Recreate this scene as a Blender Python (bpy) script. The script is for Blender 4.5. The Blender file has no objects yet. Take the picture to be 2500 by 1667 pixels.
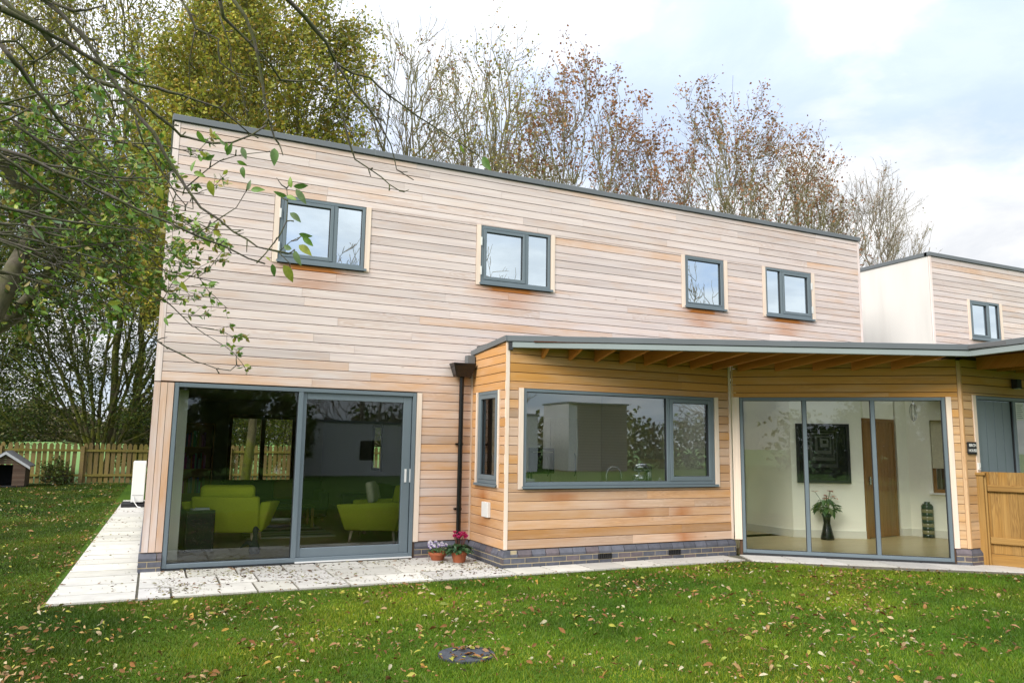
import bpy, bmesh, math, random
import numpy as np
from mathutils import Vector, Matrix, kdtree
R = math.radians
rnd = random.Random(7)
NR = np.random.default_rng(11)
sc = bpy.context.scene
col = sc.collection

# ------------------------------------------------------------------ mesh helpers
class MB:
    """collects polygons (with a material slot, a tint colour and a grain coordinate per vertex)"""
    def __init__(s):
        s.v = []; s.f = []; s.m = []; s.t = []; s.g = []
    def add(s, vs, fs, mat=0, tint=(0.5, 0.5, 0.5), gc=None):
        b = len(s.v)
        s.v += [tuple(p) for p in vs]
        s.f += [tuple(b + i for i in f) for f in fs]
        s.m += [mat] * len(fs)
        if isinstance(tint, list): s.t += tint
        else: s.t += [tint] * len(vs)
        s.g += gc if gc is not None else [tuple(p) for p in vs]
    def box(s, c, d, rz=0, mat=0, tint=(0.5, 0.5, 0.5), rx=0, ry=0):
        x, y, z = d[0] / 2, d[1] / 2, d[2] / 2
        vs = [Vector((i * x, j * y, k * z)) for k in (-1, 1) for j in (-1, 1) for i in (-1, 1)]
        M = Matrix.Rotation(rz, 3, 'Z') @ Matrix.Rotation(ry, 3, 'Y') @ Matrix.Rotation(rx, 3, 'X')
        vs = [M @ v + Vector(c) for v in vs]
        o = rnd.random() * 9
        g = [(o + (i + 1) * x, (j + 1) * y + (k + 1) * z, o) for k in (-1, 1) for j in (-1, 1) for i in (-1, 1)]
        s.add(vs, [(0, 2, 3, 1), (4, 5, 7, 6), (0, 1, 5, 4), (2, 6, 7, 3), (0, 4, 6, 2), (1, 3, 7, 5)], mat, tint, g)
    def prism(s, poly, z0, z1, mat=0, tint=(0.5, 0.5, 0.5)):
        n = len(poly)
        zz0 = z0 if callable(z0) else (lambda x, y: z0)
        zz1 = z1 if callable(z1) else (lambda x, y: z1)
        vs = [(x, y, zz0(x, y)) for x, y in poly] + [(x, y, zz1(x, y)) for x, y in poly]
        fs = [tuple(range(n))[::-1], tuple(range(n, 2 * n))] + [(i, (i + 1) % n, n + (i + 1) % n, n + i) for i in range(n)]
        s.add(vs, fs, mat, tint)
    def tube(s, pts, r, sides=8, mat=0, tint=(0.5, 0.5, 0.5), caps=True):
        pts = [Vector(p) for p in pts]; n = len(pts)
        rr = r if isinstance(r, (list, tuple)) else [r] * n
        vs = []; prev = None
        for i in range(n):
            t = (pts[min(i + 1, n - 1)] - pts[max(i - 1, 0)]).normalized()
            if prev is None:
                a = t.cross(Vector((0, 0, 1)))
                if a.length < 1e-3: a = Vector((1, 0, 0))
                a.normalize()
            else:
                a = (prev - t * prev.dot(t)).normalized()
            prev = a; b = t.cross(a)
            for k in range(sides):
                w = 2 * math.pi * k / sides
                vs.append(pts[i] + (a * math.cos(w) + b * math.sin(w)) * rr[i])
        fs = []
        for i in range(n - 1):
            for k in range(sides):
                k2 = (k + 1) % sides
                fs.append((i * sides + k, i * sides + k2, (i + 1) * sides + k2, (i + 1) * sides + k))
        if caps:
            fs.append(tuple(range(sides))[::-1]); fs.append(tuple((n - 1) * sides + k for k in range(sides)))
        s.add(vs, fs, mat, tint)
    def lathe(s, prof, c=(0, 0, 0), sides=24, mat=0, tint=(0.5, 0.5, 0.5)):
        n = len(prof)
        vs = [(c[0] + r * math.cos(2 * math.pi * k / sides), c[1] + r * math.sin(2 * math.pi * k / sides), c[2] + z) for r, z in prof for k in range(sides)]
        fs = [(i * sides + k, i * sides + (k + 1) % sides, (i + 1) * sides + (k + 1) % sides, (i + 1) * sides + k) for i in range(n - 1) for k in range(sides)]
        if prof[0][0] > 1e-4: fs.append(tuple(range(sides))[::-1])
        if prof[-1][0] > 1e-4: fs.append(tuple((n - 1) * sides + k for k in range(sides)))
        s.add(vs, fs, mat, tint)
    def build(s, name, mats, parent=None, smooth=False, bevel=0, seg=2, autosmooth=False, subsurf=0):
        me = bpy.data.meshes.new(name)
        me.from_pydata(s.v, [], s.f)
        if not isinstance(mats, (list, tuple)): mats = [mats]
        for m in mats: me.materials.append(m)
        me.polygons.foreach_set('material_index', s.m)
        a = me.attributes.new('tint', 'FLOAT_COLOR', 'POINT')
        a.data.foreach_set('color', [c for t in s.t for c in (*t, 1.0)])
        a = me.attributes.new('gc', 'FLOAT_VECTOR', 'POINT')
        a.data.foreach_set('vector', [c for t in s.g for c in t])
        me.update()
        if bevel:
            bm = bmesh.new(); bm.from_mesh(me)
            bmesh.ops.remove_doubles(bm, verts=bm.verts, dist=1e-5)
            es = [e for e in bm.edges if len(e.link_faces) == 2 and e.calc_face_angle(0) > 0.5]
            bmesh.ops.bevel(bm, geom=es, offset=bevel, segments=seg, affect='EDGES', profile=0.5, clamp_overlap=True)
            bm.to_mesh(me); bm.free()
        if smooth or subsurf:
            me.polygons.foreach_set('use_smooth', [True] * len(me.polygons))
        if autosmooth:
            me.polygons.foreach_set('use_smooth', [True] * len(me.polygons))
            try: me.set_sharp_from_angle(angle=R(35))
            except Exception: pass
        o = bpy.data.objects.new(name, me); col.objects.link(o)
        if subsurf:
            md = o.modifiers.new('s', 'SUBSURF'); md.levels = subsurf; md.render_levels = subsurf
        if parent is not None: o.parent = parent
        return o

def npmesh(name, V, F, mat, parent=None, tint=None, smooth=False):
    """V (n,3), F (m,k) numpy arrays; tint (n,3)"""
    me = bpy.data.meshes.new(name)
    F = np.asarray(F, np.int32); k = F.shape[1]
    me.vertices.add(len(V)); me.vertices.foreach_set('co', np.asarray(V, np.float32).ravel())
    me.loops.add(F.size); me.loops.foreach_set('vertex_index', F.ravel())
    me.polygons.add(len(F))
    me.polygons.foreach_set('loop_start', np.arange(0, F.size, k, dtype=np.int32))
    me.polygons.foreach_set('loop_total', np.full(len(F), k, np.int32))
    if smooth: me.polygons.foreach_set('use_smooth', np.ones(len(F), bool))
    if tint is not None:
        a = me.attributes.new('tint', 'FLOAT_COLOR', 'POINT')
        T = np.ones((len(V), 4), np.float32); T[:, :3] = tint
        a.data.foreach_set('color', T.ravel())
    me.update(calc_edges=True)
    me.materials.append(mat)
    o = bpy.data.objects.new(name, me); col.objects.link(o)
    if parent is not None: o.parent = parent
    return o

def tag(o, label=None, cat=None, group=None, kind=None):
    if label: o['label'] = label
    if cat: o['category'] = cat
    if group: o['group'] = group
    if kind: o['kind'] = kind
    return o
def thing(name, label, cat, loc=(0, 0, 0), rz=0, group=None):
    o = bpy.data.objects.new(name, None); col.objects.link(o)
    o.location = loc; o.rotation_euler = (0, 0, rz); o.empty_display_size = 0.2
    return tag(o, label, cat, group)

# ------------------------------------------------------------------ materials
def new_mat(name):
    m = bpy.data.materials.new(name); m.use_nodes = True
    nt = m.node_tree; nt.nodes.clear()
    out = nt.nodes.new('ShaderNodeOutputMaterial')
    return m, nt, out
def N(nt, t, **kw):
    n = nt.nodes.new(t)
    for k, v in kw.items():
        if k.startswith('i_'):
            n.inputs[int(k[2:]) if k[2:].isdigit() else k[2:].replace('_', ' ')].default_value = v
        else: setattr(n, k, v)
    return n
def L(nt, a, b): nt.links.new(a, b)
def mixc(nt, fac, a, b, mode='MIX'):
    n = nt.nodes.new('ShaderNodeMix'); n.data_type = 'RGBA'; n.blend_type = mode
    for sock, val in ((n.inputs[0], fac), (n.inputs[6], a), (n.inputs[7], b)):
        if hasattr(val, 'is_linked') or hasattr(val, 'links'): nt.links.new(val, sock)
        else: sock.default_value = val if not isinstance(val, tuple) else (*val, 1.0)[:4]
    return n.outputs[2]
def math_(nt, op, a, b=None, c=None, clamp=False):
    n = nt.nodes.new('ShaderNodeMath'); n.operation = op; n.use_clamp = clamp
    for i, v in enumerate((a, b, c)):
        if v is None: continue
        if hasattr(v, 'links'): nt.links.new(v, n.inputs[i])
        else: n.inputs[i].default_value = v
    return n.outputs[0]
def ramp(nt, fac, stops):
    n = nt.nodes.new('ShaderNodeValToRGB')
    els = n.color_ramp.elements
    while len(els) < len(stops): els.new(0.5)
    for e, (p, c) in zip(els, stops):
        e.position = p; e.color = (*c, 1.0) if len(c) == 3 else c
    if hasattr(fac, 'links'): nt.links.new(fac, n.inputs[0])
    return n.outputs[0]
def noise(nt, vec, scale, detail=4, rough=0.55, dist=0.0):
    n = nt.nodes.new('ShaderNodeTexNoise'); n.inputs['Scale'].default_value = scale
    n.inputs['Detail'].default_value = detail; n.inputs['Roughness'].default_value = rough; n.inputs['Distortion'].default_value = dist
    if vec is not None: nt.links.new(vec, n.inputs['Vector'])
    return n.outputs['Fac']
def vmul(nt, vec, s):
    n = nt.nodes.new('ShaderNodeVectorMath'); n.operation = 'MULTIPLY'
    nt.links.new(vec, n.inputs[0]); n.inputs[1].default_value = s
    return n.outputs[0]
def attr(nt, name): return N(nt, 'ShaderNodeAttribute', attribute_name=name)
def bump(nt, h, strength, dist=0.01):
    n = nt.nodes.new('ShaderNodeBump'); n.inputs['Strength'].default_value = strength; n.inputs['Distance'].default_value = dist
    nt.links.new(h, n.inputs['Height']); return n.outputs[0]
def principled(nt, out, color, rough=0.5, normal=None, metallic=0.0, spec=0.5, trans=0.0):
    p = nt.nodes.new('ShaderNodeBsdfPrincipled')
    for sock, val in (('Base Color', color), ('Roughness', rough), ('Metallic', metallic), ('Specular IOR Level', spec), ('Transmission Weight', trans)):
        if hasattr(val, 'links'): nt.links.new(val, p.inputs[sock])
        else: p.inputs[sock].default_value = (*val, 1.0) if isinstance(val, tuple) else val
    if normal is not None: nt.links.new(normal, p.inputs['Normal'])
    nt.links.new(p.outputs[0], out.inputs[0])
    return p
def obj_co(nt): return N(nt, 'ShaderNodeNewGeometry').outputs['Position']

def mat_plain(name, color, rough=0.5, var=0.08, scale=6.0, bstr=0.05, metallic=0.0, spec=0.5):
    """slightly uneven surface: colour mottling, roughness variation and fine bump"""
    m, nt, out = new_mat(name)
    P = obj_co(nt)
    n1 = noise(nt, P, scale, 5); n2 = noise(nt, P, scale * 14, 3)
    c = mixc(nt, n1, tuple(x * (1 - var * 2) for x in color), tuple(min(1, x * (1 + var * 2)) for x in color))
    r = math_(nt, 'MULTIPLY_ADD', n2, 0.15, rough - 0.07, True)
    principled(nt, out, c, r, bump(nt, n2, bstr, 0.004), metallic, spec)
    return m

def mat_wood(name, pale, mid, dark, stain=None, rough=0.7, grain=1.0):
    """sawn timber. attribute tint: r = board brightness, g = weather (0 pale .. 1 orange), b = stain"""
    m, nt, out = new_mat(name)
    g = attr(nt, 'gc').outputs['Vector']; t = attr(nt, 'tint').outputs['Color']
    sep = N(nt, 'ShaderNodeSeparateColor'); L(nt, t, sep.inputs[0])
    br, we, st = sep.outputs
    fine = noise(nt, vmul(nt, g, (1.3, 60, 3.1)), 1.0, 6, 0.6, 0.3)
    cath = noise(nt, vmul(nt, g, (0.9, 9, 7.3)), 1.0, 2, 0.5, 1.2)
    rings = math_(nt, 'SINE', math_(nt, 'MULTIPLY', cath, 60.0))
    rings = math_(nt, 'MULTIPLY_ADD', rings, 0.5, 0.5)
    blot = noise(nt, vmul(nt, g, (1.1, 5, 5.7)), 1.0, 4, 0.6)
    blot2 = noise(nt, vmul(nt, g, (0.35, 1.0, 2.3)), 1.0, 3, 0.5)
    ringmask = ramp(nt, blot2, [(0.50, (0, 0, 0)), (0.66, (1, 1, 1))])
    strk = noise(nt, vmul(nt, g, (0.7, 14, 9.1)), 1.0, 3, 0.6, 0.4)
    wfac = math_(nt, 'ADD', we, math_(nt, 'MULTIPLY', math_(nt, 'SUBTRACT', blot, 0.54), 1.7), None, True)
    c = mixc(nt, wfac, mixc(nt, math_(nt, 'MULTIPLY', ramp(nt, strk, [(0.42, (0, 0, 0)), (0.62, (1, 1, 1))]), 0.55), pale, tuple(x * k for x, k in zip(pale, (0.80, 0.80, 0.84)))), mid)
    if stain: c = mixc(nt, math_(nt, 'MULTIPLY', math_(nt, 'ADD', st, math_(nt, 'MULTIPLY', math_(nt, 'SUBTRACT', blot, 0.5), math_(nt, 'MULTIPLY', st, 1.6)), None, True), 1.0), c, stain)
    c = mixc(nt, math_(nt, 'MULTIPLY', math_(nt, 'MULTIPLY', rings, ringmask), 0.32 * grain), c, dark)
    c = mixc(nt, math_(nt, 'MULTIPLY', ramp(nt, fine, [(0.35, (0, 0, 0)), (0.8, (1, 1, 1))]), 0.35 * grain), c, dark)
    hs = N(nt, 'ShaderNodeHueSaturation'); L(nt, c, hs.inputs['Color'])
    L(nt, math_(nt, 'MULTIPLY_ADD', br, 0.6, 0.7), hs.inputs['Value'])
    knots = N(nt, 'ShaderNodeTexVoronoi'); L(nt, vmul(nt, g, (1.0, 4.0, 3.0)), knots.inputs['Vector']); knots.inputs['Scale'].default_value = 1.3
    kf = ramp(nt, knots.outputs['Distance'], [(0.0, (1, 1, 1)), (0.05, (0, 0, 0))])
    c2 = mixc(nt, math_(nt, 'MULTIPLY', kf, 0.8), hs.outputs[0], tuple(x * 0.35 for x in dark))
    principled(nt, out, c2, rough, bump(nt, math_(nt, 'ADD', fine, math_(nt, 'MULTIPLY', rings, 0.15)), 0.25, 0.004), 0, 0.3)
    return m

def mat_tint(name, rough=0.6, var=0.15, scale=8.0, bstr=0.1, spec=0.3, transl=0.0, gain=1.0):
    """colour from the per-vertex tint"""
    m, nt, out = new_mat(name)
    t = attr(nt, 'tint').outputs['Color']
    P = obj_co(nt); n1 = noise(nt, P, scale, 4)
    c = mixc(nt, 1.0, t, ramp(nt, n1, [(0.25, ((1 - var) * gain,) * 3), (0.75, ((1 + var) * gain,) * 3)]), 'MULTIPLY')
    n2 = noise(nt, P, scale * 12, 2)
    p = principled(nt, out, c, rough, bump(nt, n2, bstr, 0.003), 0, spec)
    if transl > 0:
        tr = nt.nodes.new('ShaderNodeBsdfTranslucent'); L(nt, c, tr.inputs[0])
        mx = nt.nodes.new('ShaderNodeMixShader'); mx.inputs[0].default_value = transl
        L(nt, p.outputs[0], mx.inputs[1]); L(nt, tr.outputs[0], mx.inputs[2]); L(nt, mx.outputs[0], out.inputs[0])
    return m

def mat_glass(name, base=0.0, gain=1.0, tint=(0.93, 0.97, 0.95), gt=(0.85, 0.94, 1.0)):
    m, nt, out = new_mat(name)
    P = obj_co(nt); wob = noise(nt, P, 0.9, 1)
    nb = bump(nt, wob, 0.05, 0.02)
    fr = N(nt, 'ShaderNodeFresnel'); fr.inputs['IOR'].default_value = 1.5; L(nt, nb, fr.inputs['Normal'])
    f = math_(nt, 'MULTIPLY_ADD', fr.outputs[0], gain, base, True)
    tr = nt.nodes.new('ShaderNodeBsdfTransparent'); tr.inputs[0].default_value = (*tint, 1)
    gl = nt.nodes.new('ShaderNodeBsdfGlossy'); gl.inputs['Roughness'].default_value = 0.0; L(nt, nb, gl.inputs['Normal'])
    gl.inputs[0].default_value = (*gt, 1)
    mx = nt.nodes.new('ShaderNodeMixShader'); L(nt, f, mx.inputs[0]); L(nt, tr.outputs[0], mx.inputs[1]); L(nt, gl.outputs[0], mx.inputs[2])
    L(nt, mx.outputs[0], out.inputs[0])
    return m

def mat_bark(name, c1, c2, moss=None, mossamt=0.4, scale=9.0):
    m, nt, out = new_mat(name)
    P = obj_co(nt)
    n1 = noise(nt, vmul(nt, P, (1, 1, 0.35)), scale * 2, 6, 0.65); n2 = noise(nt, P, scale * 0.3, 3)
    c = mixc(nt, ramp(nt, n1, [(0.3, (0, 0, 0)), (0.7, (1, 1, 1))]), c1, c2)
    if moss: c = mixc(nt, math_(nt, 'MULTIPLY', ramp(nt, n2, [(0.4, (0, 0, 0)), (0.6, (1, 1, 1))]), mossamt), c, moss)
    principled(nt, out, c, 0.85, bump(nt, n1, 0.5, 0.01), 0, 0.2)
    return m

M = {}
# cedar cladding, weathered silver-pink to orange
M['cedar'] = mat_wood('cedar cladding', (0.755, 0.665, 0.63), (0.68, 0.39, 0.20), (0.44, 0.26, 0.16), (0.52, 0.17, 0.02))
M['cedar_new'] = mat_wood('cedar sheltered', (0.66, 0.45, 0.26), (0.62, 0.31, 0.08), (0.33, 0.14, 0.04), (0.35, 0.10, 0.03))
M['cedar_amber'] = mat_wood('amber cedar', (0.69, 0.50, 0.37), (0.60, 0.31, 0.11), (0.36, 0.18, 0.08), (0.42, 0.13, 0.02))
M['cedar_grey'] = mat_wood('weathered grey cedar', (0.24, 0.21, 0.19), (0.22, 0.16, 0.12), (0.10, 0.08, 0.07))
M['trim'] = mat_wood('cedar trim', (0.76, 0.64, 0.53), (0.62, 0.38, 0.18), (0.50, 0.30, 0.16), None, 0.65, 0.5)
M['joist'] = mat_wood('joist timber', (0.72, 0.30, 0.07), (0.60, 0.20, 0.035), (0.24, 0.07, 0.012), None, 0.7, 0.7)
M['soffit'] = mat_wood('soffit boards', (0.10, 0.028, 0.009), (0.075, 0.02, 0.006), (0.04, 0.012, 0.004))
M['fence'] = mat_wood('treated softwood', (0.44, 0.27, 0.09), (0.36, 0.18, 0.035), (0.13, 0.06, 0.015), None, 0.75, 1.7)
M['picket'] = mat_wood('weathered picket', (0.27, 0.19, 0.08), (0.24, 0.21, 0.035), (0.10, 0.07, 0.025), None, 0.8, 0.9)
M['oak'] = mat_wood('oak door', (0.34, 0.19, 0.07), (0.26, 0.12, 0.03), (0.14, 0.06, 0.02), None, 0.45, 0.9)
M['oakfloor'] = mat_wood('oak floor', (0.46, 0.38, 0.20), (0.38, 0.28, 0.12), (0.13, 0.09, 0.04), None, 0.3, 0.7)
M['kennelwood'] = mat_wood('kennel boards', (0.13, 0.095, 0.07), (0.085, 0.045, 0.03), (0.04, 0.025, 0.018), None, 0.8, 0.9)
M['membrane'] = mat_plain('dark membrane', (0.10, 0.055, 0.03), 0.9)
M['frame'] = mat_plain('grey painted aluminium', (0.145, 0.185, 0.21), 0.4, 0.05, 3, 0.02, 0.0, 0.5)
M['frame_dark'] = mat_plain('dark gasket', (0.02, 0.022, 0.025), 0.6)
M['flashing'] = mat_plain('grey flashing', (0.15, 0.165, 0.175), 0.42, 0.07, 1.5, 0.02, 0.2)
M['fascia'] = mat_plain('pale grey fascia', (0.27, 0.31, 0.31), 0.45, 0.05, 1.5, 0.02)
M['roofing'] = mat_plain('roof membrane', (0.12, 0.12, 0.125), 0.9)
def mat_render():
    m, nt, out = new_mat('cream render'); P = obj_co(nt)
    a = noise(nt, vmul(nt, P, (3, 3, .35)), 1.0, 5); c_ = noise(nt, P, 60, 2)
    c = mixc(nt, ramp(nt, a, [(.45, (0, 0, 0)), (.75, (1, 1, 1))]), (0.68, 0.655, 0.62), (0.61, 0.585, 0.55))
    principled(nt, out, c, 0.9, bump(nt, c_, 0.2, 0.003), 0, .2); return m
M['render'] = mat_render()
M['inner'] = mat_plain('interior paint', (0.93, 0.92, 0.80), 0.8, 0.015, 1, 0.02)
M['inner_grey'] = mat_plain('interior grey paint', (0.42, 0.43, 0.46), 0.8, 0.02, 1, 0.02)
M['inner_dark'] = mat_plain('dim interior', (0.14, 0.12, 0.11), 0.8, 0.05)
M['skirting'] = mat_plain('skirting', (0.72, 0.72, 0.63), 0.5, 0.02)
M['brick'] = mat_tint('blue engineering brick', 0.5, 0.25, 14, 0.15, 0.5)
M['mortar'] = mat_plain('mortar', (0.46, 0.38, 0.24), 0.95, 0.12, 20, 0.3)
M['slab'] = mat_tint('paving slab', 0.9, 0.10, 5, 0.3, 0.2)
M['joint'] = mat_plain('paving bed', (0.12, 0.11, 0.08), 0.95, 0.2, 15, 0.4)
M['glass'] = mat_glass('clear glazing', 0.03, 1.5, (0.97, 0.99, 0.96))
M['glass_mid'] = mat_glass('kitchen glazing', 0.17, 1.6, (0.97, 0.99, 0.96))
M['glass_sky'] = mat_glass('coated glazing', 0.78, 1.2, (0.8, 0.9, 0.92), (0.80, 0.92, 1.0))
M['glass_art'] = mat_glass('picture glass', 0.02, 1.2, (1, 1, 1))
M['black'] = mat_plain('black plastic', (0.004, 0.004, 0.005), 0.22, 0.05, 5, 0.01)
M['blackmatt'] = mat_plain('black matt', (0.012, 0.012, 0.014), 0.7)
M['white'] = mat_plain('white plastic', (0.75, 0.75, 0.73), 0.4, 0.02)
M['steel'] = mat_plain('brushed steel', (0.6, 0.6, 0.6), 0.25, 0.05, 10, 0.02, 1.0)
M['lime'] = mat_plain('lime wool upholstery', (0.56, 0.62, 0.05), 0.9, 0.06, 40, 0.5, 0, 0.2)
M['sofa'] = mat_plain('charcoal upholstery', (0.035, 0.032, 0.045), 0.9, 0.1, 40, 0.4, 0, 0.2)
M['rust'] = mat_plain('rust cushion', (0.18, 0.05, 0.03), 0.9, 0.1, 30, 0.4)
M['creamc'] = mat_plain('cream cushion', (0.66, 0.62, 0.46), 0.9, 0.1, 30, 0.4)
M['terracotta'] = mat_plain('terracotta', (0.38, 0.11, 0.045), 0.8, 0.1, 14, 0.2)
M['bark'] = mat_bark('grey green bark', (0.075, 0.065, 0.045), (0.17, 0.15, 0.11), (0.10, 0.11, 0.03), 0.6, 12)
M['bark_fine'] = mat_bark('bare crown bark', (0.15, 0.125, 0.08), (0.29, 0.25, 0.18), (0.24, 0.23, 0.07), 0.6, 3)
M['bark_purple'] = mat_bark('reddish twig bark', (0.17, 0.135, 0.11), (0.34, 0.28, 0.23), (0.24, 0.22, 0.10), 0.4, 3)
M['bark_moss'] = mat_bark('mossy bark', (0.07, 0.06, 0.035), (0.17, 0.15, 0.08), (0.17, 0.19, 0.02), 0.8, 6)
M['bark_fg'] = mat_bark('near branch bark', (0.055, 0.045, 0.04), (0.16, 0.135, 0.12), (0.09, 0.10, 0.035), 0.75, 60)
M['leaf'] = mat_tint('foliage', 0.55, 0.2, 2, 0.02, 0.3, 0.35)
M['leaf_fg'] = mat_tint('near leaf', 0.4, 0.25, 60, 0.2, 0.5, 0.3)
M['litter'] = mat_tint('fallen leaf', 0.7, 0.25, 60, 0.2, 0.2, 0.1, 0.84)
M['grassblade'] = mat_tint('grass blade', 0.55, 0.1, 0.8, 0.0, 0.3, 0.3)
M['cloth'] = mat_tint('various', 0.7, 0.1, 20, 0.1)
M['gloss'] = mat_tint('glossy things', 0.2, 0.05, 20, 0.02, 0.5)
def mat_lawn():
    m, nt, out = new_mat('lawn soil and thatch')
    P = obj_co(nt)
    a = noise(nt, P, 0.5, 4); b = noise(nt, P, 30, 4); d = noise(nt, P, 3.0, 5)
    c = mixc(nt, ramp(nt, a, [(0.35, (0, 0, 0)), (0.65, (1, 1, 1))]), (0.045, 0.095, 0.008), (0.075, 0.14, 0.010))
    c = mixc(nt, math_(nt, 'MULTIPLY', b, 0.6), c, (0.025, 0.06, 0.006))
    c = mixc(nt, math_(nt, 'MULTIPLY', ramp(nt, d, [(0.55, (0, 0, 0)), (0.7, (1, 1, 1))]), 0.4), c, (0.09, 0.12, 0.02))
    principled(nt, out, c, 0.95, bump(nt, b, 0.8, 0.03), 0, 0.1)
    return m
M['lawn'] = mat_lawn()
M['field'] = mat_plain('field', (0.10, 0.20, 0.035), 0.95, 0.12, 0.05, 0.1)
M['soil'] = mat_plain('soil', (0.035, 0.02, 0.012), 0.95, 0.2, 10, 0.5)
M['slate'] = mat_plain('slate chippings', (0.045, 0.05, 0.06), 0.8, 0.35, 30, 0.8)
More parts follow.
